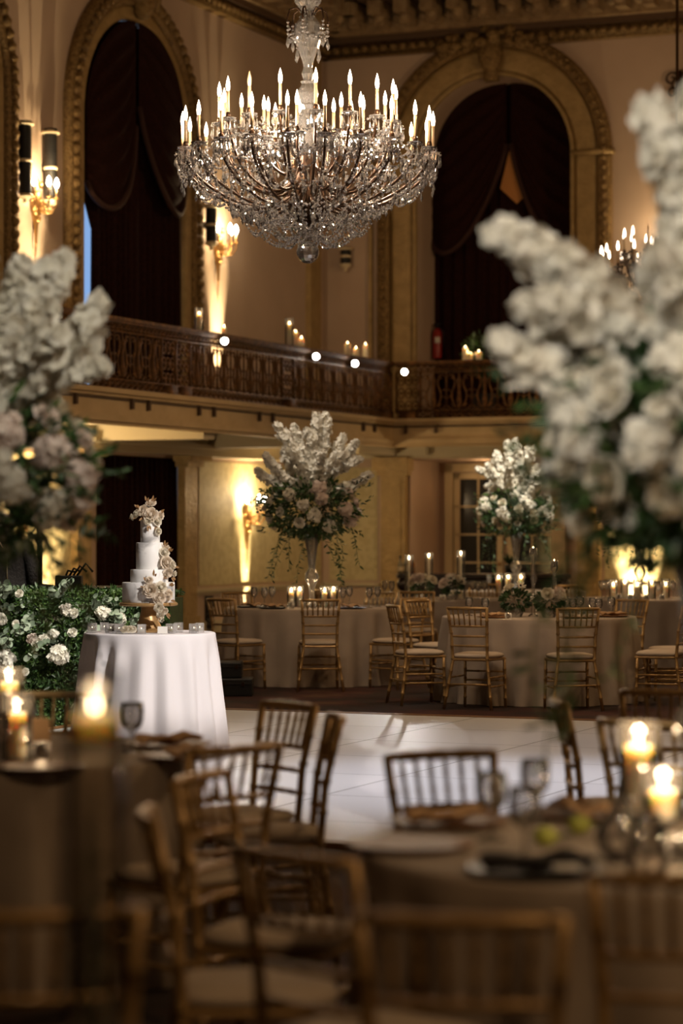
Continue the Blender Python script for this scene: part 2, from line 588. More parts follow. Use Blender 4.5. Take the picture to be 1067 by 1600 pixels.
FA0, FA1, FZS = ft(652), ft(893), 7.60        # the far arch, above the balcony
LA0, LA1 = ft(641), ft(902)                   # the opening below the balcony
wf = MB()
wall_with_arch(wf, PFw, 0, TMAX, ZB, ZT, [(FA0, FA1, ZB, FZS)])
wf.add([FW(0, 0), FW(LA0, 0), FW(LA0, ZB), FW(0, ZB)], [(0, 1, 2, 3)])
wf.add([FW(LA0, 2.72), FW(LA1, 2.72), FW(LA1, ZB), FW(LA0, ZB)], [(0, 1, 2, 3)])
wf.add([FW(LA1, 0), FW(TMAX, 0), FW(TMAX, ZB), FW(LA1, ZB)], [(0, 1, 2, 3)])
# reveal of the far arch and of the lower alcove
rows = [[FW(a, z, 0), FW(a, z, -1.0)] for (a, z, d) in arch_path(FA0, FA1, ZB, FZS)]
wf.grid(rows)
wf.add([FW(FA0-.1, ZB, -1.02), FW(FA1+.1, ZB, -1.02), FW(FA1+.1, 9.3, -1.02), FW(FA0-.1, 9.3, -1.02)], [(0, 1, 2, 3)])
AD = 1.3
wf.add([FW(LA0, 0, 0), FW(LA0, 0, -AD), FW(LA0, 2.72, -AD), FW(LA0, 2.72, 0)], [(0, 1, 2, 3)])
wf.add([FW(LA1, 0, 0), FW(LA1, 0, -AD), FW(LA1, 2.72, -AD), FW(LA1, 2.72, 0)], [(0, 1, 2, 3)])
wf.add([FW(LA0, 2.72, 0), FW(LA1, 2.72, 0), FW(LA1, 2.72, -AD), FW(LA0, 2.72, -AD)], [(0, 1, 2, 3)])
wf.add([FW(LA0, 0, -AD), FW(LA1, 0, -AD), FW(LA1, 2.72, -AD), FW(LA0, 2.72, -AD)], [(0, 1, 2, 3)])
wf.add([FW(FA0-.2, ZB, 0), FW(FA1+.2, ZB, 0), FW(FA1+.2, ZB, -1.1), FW(FA0-.2, ZB, -1.1)], [(0, 1, 2, 3)])
wf.add([FW(LA0-.2, 0.004, 0), FW(LA1+.2, 0.004, 0), FW(LA1+.2, .004, -AD-.1), FW(LA0-.2, .004, -AD-.1)], [(0, 1, 2, 3)])
struct(wf, 'wall_back', 'wall')

# arched windows on the left: gilded surrounds and dusk-blue glass
for i, (a, b) in enumerate(ARL):
    w = empty('window_%d' % (i+1), LW(a, ZB))
    w['kind'] = 'structure'
    w.location = (0, 0, 0)
    mb = MB()
    arch_band(mb, PLw, a, b, ZB, ZSP, .0, .20, -.12, .05)
    mb.build('inner_moulding', 'gold_trim', w)
    mb = MB()
    arch_band(mb, PLw, a, b, ZB, ZSP, .20, .50, -.02, .10, ribs=.16)
    mb.build('gilded_surround', 'gilt', w)
    mb = MB()
    mb.sphere(LW((a+b)/2, ZSP+(b-a)/2+.30, .16), .30, 14, 10, (.6, .6, 1.0))
    for k in range(5):
        q = -PI*.5+PI*k/4
        mb.sphere(LW((a+b)/2+.24*sin(q), ZSP+(b-a)/2+.34+.22*cos(q), .2), .12, 8, 6)
    mb.build('keystone', 'gilt', w)
    mb = MB()
    r, m = (b-a)/2, (a+b)/2
    ring = [(x, z) for (x, z, d) in arch_path(a, b, ZB, ZSP)]
    vs = [LW(x, z, -.55) for x, z in ring]
    mb.add(vs, [tuple(range(len(vs)))])
    mb.build('window_pane', 'dusk', w)
    mb = MB()
    mb.grid([[LW(x, z, .0), LW(x, z, -.56)] for x, z in ring])
    mb.build('window_frame', 'wall', w)
w = empty('window_3')
w['kind'] = 'structure'
mb = MB()
a, b = LWIN
mb.add([LW(a, 0, -.5), LW(b, 0, -.5), LW(b, 2.62, -.5), LW(a, 2.62, -.5)], [(0, 1, 2, 3)])
mb.build('window_pane', 'dusk', w)
mb = MB()
for (q0, q1) in (((a, 0), (a, 2.62)), ((b, 0), (b, 2.62)), ((a, 2.62), (b, 2.62))):
    mb.add([LW(*q0), LW(*q1), LW(*q1, -.5), LW(*q0, -.5)], [(0, 1, 2, 3)])
mb.build('window_frame', 'wall', w)

# surround of the far arch
w = empty('trim_1')
w['kind'] = 'structure'
mb = MB()
arch_band(mb, PFw, FA0, FA1, ZB, FZS, .0, .06, -.03, .07)
arch_band(mb, PFw, FA0, FA1, ZB, FZS, .06, .46, -.03, .03)
mb.build('arch_panel', 'gold_trim', w)
mb = MB()
arch_band(mb, PFw, FA0, FA1, ZB, FZS, .46, .68, -.02, .11, ribs=.15)
mb.build('gilded_surround', 'gilt', w)
mb = MB()
random.seed(5)
fm, ftop = (FA0+FA1)/2, FZS+(FA1-FA0)/2
mb.sphere(FW(fm, ftop+.32, .14), .26, 12, 8, (.8, .6, 1.15))
mb.box(FW(fm, ftop+.05, .1), (.22, .16, .3), AXF)
for k in range(26):
    x = random.uniform(-.95, .95)
    z = ftop+.62-.10*abs(x)+random.uniform(-.13, .13)
    a_, b_, c_ = basis((random.uniform(-1, 1), random.uniform(-1, 1), random.uniform(-.3, 1)))
    mb.sphere(FW(fm+x, z, .16+.1*random.random()), random.uniform(.06, .12), 7, 5, (1.2, .6, .8))
mb.build('acanthus_crest', 'gilt', w)
mb = MB()
fbox(mb, FA0-.72, FA0-.02, FZS-.06, FZS+.02, 0, .15)
fbox(mb, FA1+.02, FA1+.72, FZS-.06, FZS+.02, 0, .15)
mb.build('impost_moulding', 'gold_trim', w)

# pilasters, chair rails, baseboards
tn = [2]
def trim(mb, m='gold_trim', smooth=False):
    o = struct(mb, 'trim_%d' % tn[0], m, smooth)
    tn[0] += 1
    return o
mb = MB()
for (x0, x1) in ((484, 500),):
    lbox(mb, ls(x1, .07), ls(x0, .07), ZB, 9.4, 0, .09)
trim(mb)
for (x0, x1) in ((287, 306), (120, 141)):
    mb = MB()
    a, b = ls(x1, .1), ls(x0, .1)
    lbox(mb, a, b, 0, 2.66, 0, .12)
    lbox(mb, a-.08, b+.08, 2.5, 2.58, 0, .20)
    lbox(mb, a-.14, b+.14, 2.58, 2.78, 0, .30)
    lbox(mb, a-.03, b+.03, 0, .3, 0, .16)
    trim(mb)
for (x0, x1) in ((596, 634), (903, 937)):
    mb = MB()
    a, b = ft(x0, .1), ft(x1, .1)
    fbox(mb, a, b, 0, 2.62, 0, .14)
    fbox(mb, a+.07, b-.07, .4, 2.4, .14, .16)
    fbox(mb, a-.06, b+.06, 2.46, 2.54, 0, .20)
    fbox(mb, a-.10, b+.10, 2.54, 2.76, 0, .30)
    fbox(mb, a-.03, b+.03, 0, .3, 0, .18)
    trim(mb)
mb = MB()
for (s0, s1) in ((0, LWIN[0]-.4), (LWIN[1]+.4, SMAX)):
    lbox(mb, s0, s1, .64, .69, 0, .05)
    lbox(mb, s0, s1, .60, .64, 0, .025)
for (t0, t1) in ((0, ft(594)), (ft(940), TMAX)):
    fbox(mb, t0, t1, .64, .69, 0, .05)
trim(mb, 'wains')
mb = MB()
lbox(mb, 0, LWIN[0]-.4, .02, .2, 0, .03)
lbox(mb, LWIN[1]+.4, SMAX, .02, .2, 0, .03)
struct(mb, 'baseboard_left', 'wains')
mb = MB()
fbox(mb, 0, ft(594), .02, .2, 0, .03)
fbox(mb, ft(940), TMAX, .02, .2, 0, .03)
struct(mb, 'baseboard_back', 'wains')
mb = MB()                                      # damask wall panels between the lower pilasters
lbox(mb, .12, ls(310), .74, 2.6, 0, .012)
lbox(mb, ls(116), SMAX, .74, 2.6, 0, .012)
fbox(mb, .12, ft(590), .74, 2.6, 0, .012)
fbox(mb, ft(945), TMAX, .74, 2.6, 0, .012)
trim(mb, 'damask')
mb = MB()                                      # mouldings of the upper corner and jamb strips
fbox(mb, ft(578), ft(583), ZB, 8.3, 0, .06)
trim(mb)

# cornice
def cornice(name, boxf, a0, a1):
    w = empty(name)
    w['kind'] = 'structure'
    mb = MB()
    boxf(mb, a0, a1, 9.40, 9.60, 0, .12)
    boxf(mb, a0, a1, 9.37, 9.40, 0, .16)
    P = LW if boxf is lbox else FW
    a = a0+.12
    while a < a1:
        mb.sphere(P(a, 9.5, .13), .075, 6, 4, (1, 1, .9))
        a += .17
    mb.build('leaf_band', 'gilt', w)
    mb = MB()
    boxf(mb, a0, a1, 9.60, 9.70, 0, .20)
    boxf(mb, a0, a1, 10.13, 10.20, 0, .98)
    mb.build('painted_shadow_moulding', 'corn_dark', w, smooth=False)  # gap shade put into the colour of these strips
    mb = MB()
    boxf(mb, a0, a1, 9.70, 10.13, 0, .30)
    boxf(mb, a0, a1, 10.20, 10.32, 0, 1.06)
    mb.build('frieze', 'cornice', w, smooth=False)
    mb = MB()
    a = a0+.35
    while a < a1:
        boxf(mb, a-.11, a+.11, 9.92, 10.13, .30, .86)
        boxf(mb, a-.09, a+.09, 9.76, 9.92, .30, .62)
        mb.sphere(P(a, 9.9, .62), .09, 8, 6, (1, 1, 1))
        mb.sphere(P(a+.225, 9.93, .33), .095, 9, 6, (1, 1, 1))
        a += .45
    sharp(mb.build('modillions', 'cornice', w))
cornice('trim_%d' % tn[0], lbox, 0, SMAX)
tn[0] += 1
cornice('trim_%d' % tn[0], fbox, 0, TMAX)
tn[0] += 1

# balcony slab, fascia, soffit
bal = empty('balcony')
bal['kind'] = 'structure'
mb = MB()
lbox(mb, 0, SMAX, 2.98, ZB-.02, 0, BW-.02)
fbox(mb, BW, TMAX, 2.98, ZB-.02, 0, BW-.02)
mb.build('balcony_slab', 'soffit', bal, smooth=False)
mb = MB()
LB = lambda z0, z1, o: lbox(mb, BW-o, SMAX, z0, z1, BW-.05, BW+o)
FB = lambda z0, z1, o: fbox(mb, BW+o, TMAX, z0, z1, BW-.05, BW+o)
for z0, z1, o in ((2.95, 3.28, .04), (3.24, 3.30, .14), (3.20, 3.24, .09), (2.90, 2.98, .10), (2.86, 2.90, .06)):
    LB(z0, z1, o)
    FB(z0, z1, o)
mb.build('fascia', 'fascia', bal, smooth=False)
mb = MB()
lbox(mb, 0, SMAX, 2.66, 2.98, 0, .34)
fbox(mb, .3, TMAX, 2.74, 2.98, 0, .20)
for s in (0.2, 4.95, 8.45, 13.0):
    lbox(mb, s-.17, s+.17, 2.78, 2.98, .3, BW-.05)
for t in (1.27, 4.6, 8.0):
    fbox(mb, t-.17, t+.17, 2.78, 2.98, .2, BW-.05)
lbox(mb, 4.6, 8.8, 2.76, 2.82, .34, .44)
mb.build('soffit_beams', 'soffit', bal, smooth=False)
mb = MB()                                     # cable clipped along the fascia
lbox(mb, -.05, SMAX, 3.165, 3.185, BW+.04, BW+.06)
fbox(mb, BW, TMAX, 3.165, 3.185, BW+.04, BW+.06)
for s in [.9+k*1.9+d for k in range(0, 8) for d in (0, .45)]:
    lbox(mb, s, s+.05, 3.07, 3.24, BW+.04, BW+.085)
for t in [BW+.25+k*2.6+d for k in range(0, 4) for d in (0, .5)]:
    fbox(mb, t, t+.05, 3.07, 3.24, BW+.04, BW+.085)
mb.build('fascia_clips', 'corn_dark', bal, smooth=False)

# ------------------------------------------------------------------ dance floor
dp = Vector((0, 21.5, 0))
df = empty('dance_floor')
df['kind'] = 'structure'
def DF(a, b, z): return dp+U*a-V*b+Vector((0, 0, z))
mb = MB()
mb.box((4.3, -4.05, .0125), (11.4, 8.1, .025))
o = mb.build('floor_panels', 'tiles', df, smooth=False)
o.matrix_local = Matrix.Translation(dp) @ Matrix.Rotation(-TH, 4, 'Z')
mb = MB()
for (a0, a1, b0, b1) in ((-1.52, 10.1, -.12, 0), (-1.52, 10.1, 8.1, 8.22), (-1.52, -1.4, 0, 8.1), (10, 10.1, 0, 8.1)):
    vs = [DF(a0, b0, .03), DF(a1, b0, .03), DF(a1, b1, .03), DF(a0, b1, .03), DF(a0, b0, 0), DF(a1, b0, 0), DF(a1, b1, 0), DF(a0, b1, 0)]
    mb.add(vs, [(0, 1, 2, 3), (0, 4, 5, 1), (1, 5, 6, 2), (2, 6, 7, 3), (3, 7, 4, 0)])
mb.build('floor_edging', 'plate', df, smooth=False)

# ------------------------------------------------------------------ balustrade along the balcony
def baluster_mesh(kind=0):
    """one openwork unit, width .42 along local x, height .1 .. .74"""
    mb = MB()
    Z0, Z1 = .13, .70
    H = Z1-Z0
    mb.tube([(-.21, 0, Z0), (-.21, 0, Z1)], .013, 6)
    for sg in (-1, 1):
        pts = []
        for i in range(15):                    # lyre side
            t = i/14
            x = sg*(.045+.085*sin(PI*min(1, t*1.35))*(1-.25*t)+(.06*max(0, t-.62)/.38))
            pts.append((x, 0, Z0+.03+H*.92*t))
        mb.tube(pts, .015, 6)
        c = Vector((sg*.135, 0, Z1-.07))       # upper scroll
        mb.tube([c+Vector((sg*.055*(1-i/16)*cos(.4*i), 0, .055*(1-i/16)*sin(.4*i))) for i in range(14)], .010, 5)
        c = Vector((sg*.125, 0, Z0+.07))       # lower scroll
        mb.tube([c+Vector((sg*.06*(1-i/16)*cos(.4*i), 0, -.06*(1-i/16)*sin(.4*i))) for i in range(14)], .010, 5)
        mb.tube([(sg*.21, 0, Z0+.28), (sg*.17, 0, Z0+.32), (sg*.13, 0, Z0+.28)], .009, 5)
        mb.tube([(sg*.2, 0, Z0+.17), (sg*.165, 0, Z0+.21), (sg*.12, 0, Z0+.2)], .009, 5)
    mb.lathe([(.012, Z0), (.03, Z0+.05), (.045, Z0+.13), (.03, Z0+.22), (.022, Z0+.32), (.036, Z0+.40), (.05, Z0+.46), (.02, Z0+.5), (.012, Z1)], 8)
    return mb
def post_mesh():
    mb = MB()
    mb.box((-.20, 0, .40), (.022, .05, .62))
    mb.box((.20, 0, .40), (.022, .05, .62))
    for k in range(3):
        for j in range(3):
            x, z = -.12+.12*j, .20+.20*k
            mb.tube([(x+.05*cos(2*PI*i/10), 0, z+.08*sin(2*PI*i/10)) for i in range(11)], .012, 5, caps=False)
            mb.sphere((x, 0, z), .026, 6, 5)
    mb.box((0, .0, .02), (.26, .16, .20))
    return mb
BP = empty('baluster_proto')
unit = baluster_mesh().build('baluster', 'bronze').data
unit2 = post_mesh().build('newel_panel', 'bronze').data
for o in list(COL.objects):
    if o.name in ('baluster', 'newel_panel', 'baluster_proto'): bpy.data.objects.remove(o)
def railing(label, origin, d, length, nshow, post_at):
    root = empty('balustrade', origin)
    yaw = math.atan2(d.y, d.x)
    root.rotation_euler = (0, 0, yaw)
    tag(root, label, 'balustrade', 'balcony balustrades')
    L = length
    mb = MB()
    mb.box((L/2, 0, .865), (L, .15, .05))
    mb.box((L/2, 0, .83), (L, .10, .03))
    bevel(mb.build('handrail', 'bronze', root, smooth=False), .008)
    mb = MB()
    mb.box((L/2, 0, .715), (L, .05, .022))
    k = 0
    while k*.105 < L-.05:
        x = .06+k*.105
        mb.tube([(x-.04, 0, .73), (x-.04, 0, .775), (x-.022, 0, .80), (x, 0, .81), (x+.022, 0, .80), (x+.04, 0, .775), (x+.04, 0, .73)], .011, 5)
        mb.sphere((x, 0, .755), .020, 6, 4)
        k += 1
    mb.build('upper_band', 'bronze', root)
    mb = MB()
    mb.box((L/2, 0, .125), (L, .06, .025))
    mb.box((L/2, 0, .012), (L, .09, .024))
    k = 0
    while k*.15 < L-.05:
        x = .08+k*.15
        mb.tube([(x+.058*cos(2*PI*i/10), 0, .07+.040*sin(2*PI*i/10)) for i in range(11)], .011, 5, caps=False)
        mb.sphere((x, 0, .07), .02, 6, 4)
        mb.sphere((x+.075, 0, .07), .014, 6, 4)
        k += 1
    mb.build('lower_band', 'bronze', root)
    n = int(L/.42)
    for i in range(n):
        me = unit2 if i in post_at else unit
        o = bpy.data.objects.new('newel_panel' if i in post_at else 'baluster', me)
        COL.objects.link(o)
        o.parent = root
        o.location = (.21+.42*i, 0, 0)
    return root
RZ = ZB
railing('ornate bronze openwork balustrade along the long balcony with the row of small spotlights',
        RC+Vector((0, 0, RZ)), -V, 15.2, 36, (0, 9, 17, 18, 27))
railing('ornate bronze openwork balustrade in front of the far arch, beside the brightest spotlight',
        RC+U*.085+Vector((0, 0, RZ)), U, 10.0, 24, (0, 9))

# ------------------------------------------------------------------ curtains
def drape(P, x0, x1, z0, z1, o0, n, amp, top=None, taper=None):
    """hanging folds between x0 and x1; top(x) gives the height of the upper edge"""
    mb = MB()
    rows = []
    NX, NZ = n*8, 14
    for i in range(NX+1):
        x = x0+(x1-x0)*i/NX
        zt = top(x) if top else z1
        col = []
        for j in range(NZ+1):
            t = j/NZ
            z = zt+(z0-zt)*t
            ph = 2*PI*n*i/NX
            wob = .3*sin(ph*.37+2*t)
            off = o0+amp*(.4+.6*t)*(sin(ph+wob)+.3*sin(2.3*ph+1))
            xx = x
            if taper: xx = taper(x, t)
            col.append(P(xx, z, off))
        rows.append(col)
    mb.grid(rows)
    return mb
def swag(P, xa, za, xb, zb, drop, o0, n=7, top=None, depth=.16):
    """cloth hung between two points with sagging folds; returns cloth and the path of its lower edge"""
    mb = MB()
    rows, edge = [], []
    NI, NJ = 26, n*5
    for j in range(NJ+1):
        t = j/NJ
        row = []
        for i in range(NI+1):
            q = i/NI
            x = xa+(xb-xa)*q
            zl = za+(zb-za)*q
            sag = drop*t*(4*q*(1-q))**.8
            zt = top(x) if top else zl
            base = zt*(1-t)+zl*t
            off = o0+depth*sin(PI*q)*(.25+.75*t)+.035*sin(2*PI*n*t)*sin(PI*q)**.5
            row.append(P(x, base-sag, off))
        rows.append(row)
    mb.grid(rows)
    return mb, rows[-1]
def arch_top(a, b, zs, inset=.02):
    r, m = (b-a)/2-inset, (a+b)/2
    return lambda x: zs+math.sqrt(max(0.0, r*r-(x-m)**2))
def curtain_set(label, P, a, b, zs, zb, o0, gap_left, gap_c, sw, zbot, taper=None):
    root = empty('window_curtain')
    tag(root, label, 'curtain', 'velvet window curtains')
    at = arch_top(a, b, zs)
    m = (a+b)/2
    top_ = lambda x: min(at(x), zb+60)
    A = a+gap_left[0]
    B = b-gap_left[1]
    drape(P, A, m-gap_c, zbot, 0, o0-.12, 7, .05, top=at).build('drape', 'velvet', root)
    tp = (lambda x, t: m+gap_c+(x-m-gap_c)*(1-taper*max(0, min(1, (t-.26)*6)))) if taper else None
    drape(P, m+gap_c, B, zbot, 0, o0-.12, 7, .05, top=at, taper=tp).build('drape', 'velvet', root)
    for (xa, za, xb, zb_, dr) in sw:
        mb, e = swag(P, xa, za, xb, zb_, dr, o0, top=at)
        so = mb.build('swag', 'velvet', root)
        f = MB()
        f.tube([p+Vector((0, 0, -.03)) for p in e], .045, 6)
        f.build('fringe', 'velvet_trim', so)
    return root
i = 0
for (a, b), lab in zip(ARL, ('dark red velvet curtain with two draped swags in the tall left arch', 'dark red velvet curtain in the arch cut off at the picture edge')):
    m = (a+b)/2
    curtain_set(lab, PLw, a, b, ZSP, ZB, .07, (.0, .03), -.02,
                ((m-.03, 7.6, a+.03, 6.75, .95), (m+.06, 7.3, b-.03, 6.35, .70)), ZB, .25 if i == 0 else None)
    i += 1
m = (FA0+FA1)/2
root = curtain_set('dark red velvet curtain with swags and an amber gap in the far arch', PFw, FA0-.1, FA1+.1, FZS, ZB, -.70, (.02, .02), -.03,
            ((FA0-.05, 6.45, m-.02, 7.95, .80), (m+.06, 7.95, FA1+.05, 6.45, .80)), ZB)
mb = MB()
ax_, az_ = ft(808, -.72), lambda py: zat(py, 41.5)
mb.add([FW(ax_, az_(318), -.70), FW(ax_-.30, az_(292), -.73), FW(ax_-.06, az_(205), -.72), FW(ax_+.06, az_(205), -.72), FW(ax_+.30, az_(292), -.73), FW(ax_, az_(262), -.69)],
       [(0, 5, 1), (1, 5, 2), (2, 5, 3), (3, 5, 4), (4, 5, 0)])
mb.build('amber_lining', 'amber', root)
root = empty('window_curtain')
tag(root, 'plain dark red velvet curtain under the balcony behind the wedding cake', 'curtain')
drape(PLw, LWIN[0]+.10, LWIN[0]+1.35, .02, 2.66, -.04, 8, .05).build('drape', 'velvet', root)
drape(PLw, LWIN[0]+1.33, LWIN[1]+.04, .02, 2.66, -.04, 8, .05).build('drape', 'velvet', root)

# ------------------------------------------------------------------ wall sconces, column speakers, uplights
def sconce(P, nrm, a, z, label, dim=1.0, nb=4):
    root = empty('wall_sconce', P(a, z, 0), math.atan2(nrm.y, nrm.x)-PI/2)     # local +y points out of the wall
    tag(root, label, 'wall lamp', 'gilt wall sconces')
    mb = MB()
    mb.lathe([(.001, -.55), (.02, -.50), (.03, -.3), (.06, -.16), (.09, 0), (.07, .12), (.03, .24), (.04, .30), (.001, .36)], 10, (0, .05, 0))
    for k in range(6):
        mb.sphere((.07*sin(k*2.1), .08, -.2+.09*k), .045, 7, 5)
    mb.tube([(0, .05, -.5), (.02, .05, -.7), (0, .05, -.86)], [.016, .010, .004], 6)
    mb.build('back_plate', 'brass', root)
    for k in range(nb):
        q = PI*(.08+.84*k/(nb-1))
        ex, ey = .24*cos(q), .10+.22*sin(q)
        arm = MB()
        arm.tube([(0, .06, .02), (ex*.35, .06+ey*.3, -.12), (ex*.75, ey*.8, -.12), (ex, ey, -.03), (ex, ey, .06)], .013, 6)
        c = Vector((ex*.55, ey*.6, -.03))
        arm.tube([c+Vector((.075*(1-i/15)*cos(.5*i)*(1 if ex > 0 else -1), 0, .075*(1-i/15)*sin(.5*i))) for i in range(13)], .010, 5)
        arm.lathe([(.01, .05), (.045, .06), (.05, .075), (.02, .08)], 9, (ex, ey, 0))
        ao = arm.build('sconce_arm', 'brass', root)
        MB().lathe([(.014, .08), (.014, .20)], 8, (ex, ey, 0)).build('candle_sleeve', 'sleeve', ao)
        MB().lathe([(.012, .20), (.030, .235), (.033, .26), (.02, .31), (.001, .34)], 10, (ex, ey, 0)).build('bulb', 'sconce_bulb', ao)
    lamp('POINT', (0, .30, .30), 44*dim, (1, .70, .36), .08, parent=root)
    return root
NL, NF = U, -V
s1, s2, s3, s4 = ls(72, .2), ls(355, .2), ls(400, .2), ls(52, .2)
sconce(PLw, NL, s1, 5.85, 'gilt four-bulb wall sconce between two dark columns beside the tall left arch')
sconce(PLw, NL, s2, 5.85, 'gilt four-bulb wall sconce below and behind the crystal chandelier')
sconce(PLw, NL, s3, 1.78, 'lit gilt wall sconce under the balcony, beside the tall flower arrangement', 1.3)
sconce(PLw, NL, s4, 1.78, 'gilt wall sconce on the glowing wall behind the black jacket', 2.4)
sconce(PFw, NF, ft(1000, .2), 1.78, 'gilt wall sconce under the balcony near the picture edge, behind the hanging greenery', 1.5)
sconce(PFw, NF, ft(1052, .2), 5.85, 'gilt wall sconce beside the far arch, mostly hidden by white flowers', .7)

def wash(P, a, z, off, e, aims, cone):
    """uplights standing on the floor close to a wall"""
    p = P(a, z, off)
    for up, w in aims: lamp('SPOT', p, e*w, (1, .76, .42), .02, P(a, z+up, 0), cone, .7)
wash(PLw, s1+.10, 3.32, .50, 900, ((1.3, .8), (2.3, 1.0), (4.5, .8)), 26)
wash(PLw, s2-.05, 3.32, .50, 900, ((1.1, .9), (2.2, 1.0), (4.5, .4)), 25)
wash(PLw, s3, .03, .36, 330, ((.92, .8), (1.25, 1.0), (2.2, 1.6), (.5, .35)), 22)
wash(PLw, s4, .03, .36, 900, ((.92, .8), (1.25, 1.0), (2.2, 1.6), (.5, .35)), 30)
wash(PLw, ls(92, .3), .03, .5, 260, ((1.3, 1), (2.2, 1)), 60)  # extra wide wash, added to brighten this stretch of wall
lamp('POINT', FW((LA0+LA1)/2-.3, 2.55, -.45), 9, WARM, .08)      # added fill light to lift the dark alcove, no fixture there
wash(PFw, ft(990, .3), .05, .40, 520, ((.95, 1), (1.4, 1.0), (2.4, 1.2), (.5, .6)), 46)
wash(PFw, ft(1010, .3), 3.32, .5, 300, ((1.5, 1), (3, 1)), 28)

def column_speaker(P, nrm, px, y0, y1, label):
    a = (ls if P is PLw else ft)(px, .12)
    D = P(a, 0, .12).y
    z0, z1 = zat(y1, D), zat(y0, D)
    root = empty('column_speaker', P(a, z0, .12), math.atan2(nrm.y, nrm.x)-PI/2)
    tag(root, label, 'speaker', 'black column speakers')
    h = z1-z0
    mb = MB().lathe([(.085, .03), (.085, h-.03)], 16)
    sharp(mb.build('body', 'black', root))
    mb = MB()
    for k in range(int(h/.035)):
        mb.lathe([(.086, .06+k*.035), (.090, .068+k*.035), (.086, .076+k*.035)], 14, caps=False)
    mb.build('ribbed_grille', 'ribbed', root)
    MB().lathe([(.02, -.09), (.035, -.06), (.02, -.04), (.10, 0), (.10, .04)], 14).build('bottom_cap', 'cap', root)
    MB().lathe([(.12, h-.03), (.125, h), (.02, h+.03)], 14).build('top_cap', 'cap', root)
    MB().lathe([(.091, h*.47), (.096, h*.47+.02), (.091, h*.47+.04)], 14).build('band', 'cap', root)
    MB().box((0, -.1, h*.5), (.05, .06, .1)).build('bracket', 'black', root, smooth=False)
for px, y0, y1, lab in ((39, 192, 308, 'black column speaker with cream caps, the farther left of the pair by the upper sconce'),
                        (79, 206, 318, 'black column speaker with cream caps right behind the upper sconce bulbs'),
                        (330, 322, 382, 'black column speaker below the chandelier, left of the lower upper-wall sconce')):
    column_speaker(PLw, NL, px, y0, y1, lab)
column_speaker(PFw, NF, 540, 388, 416, 'short black column speaker on the plain wall right of the chandelier ball')

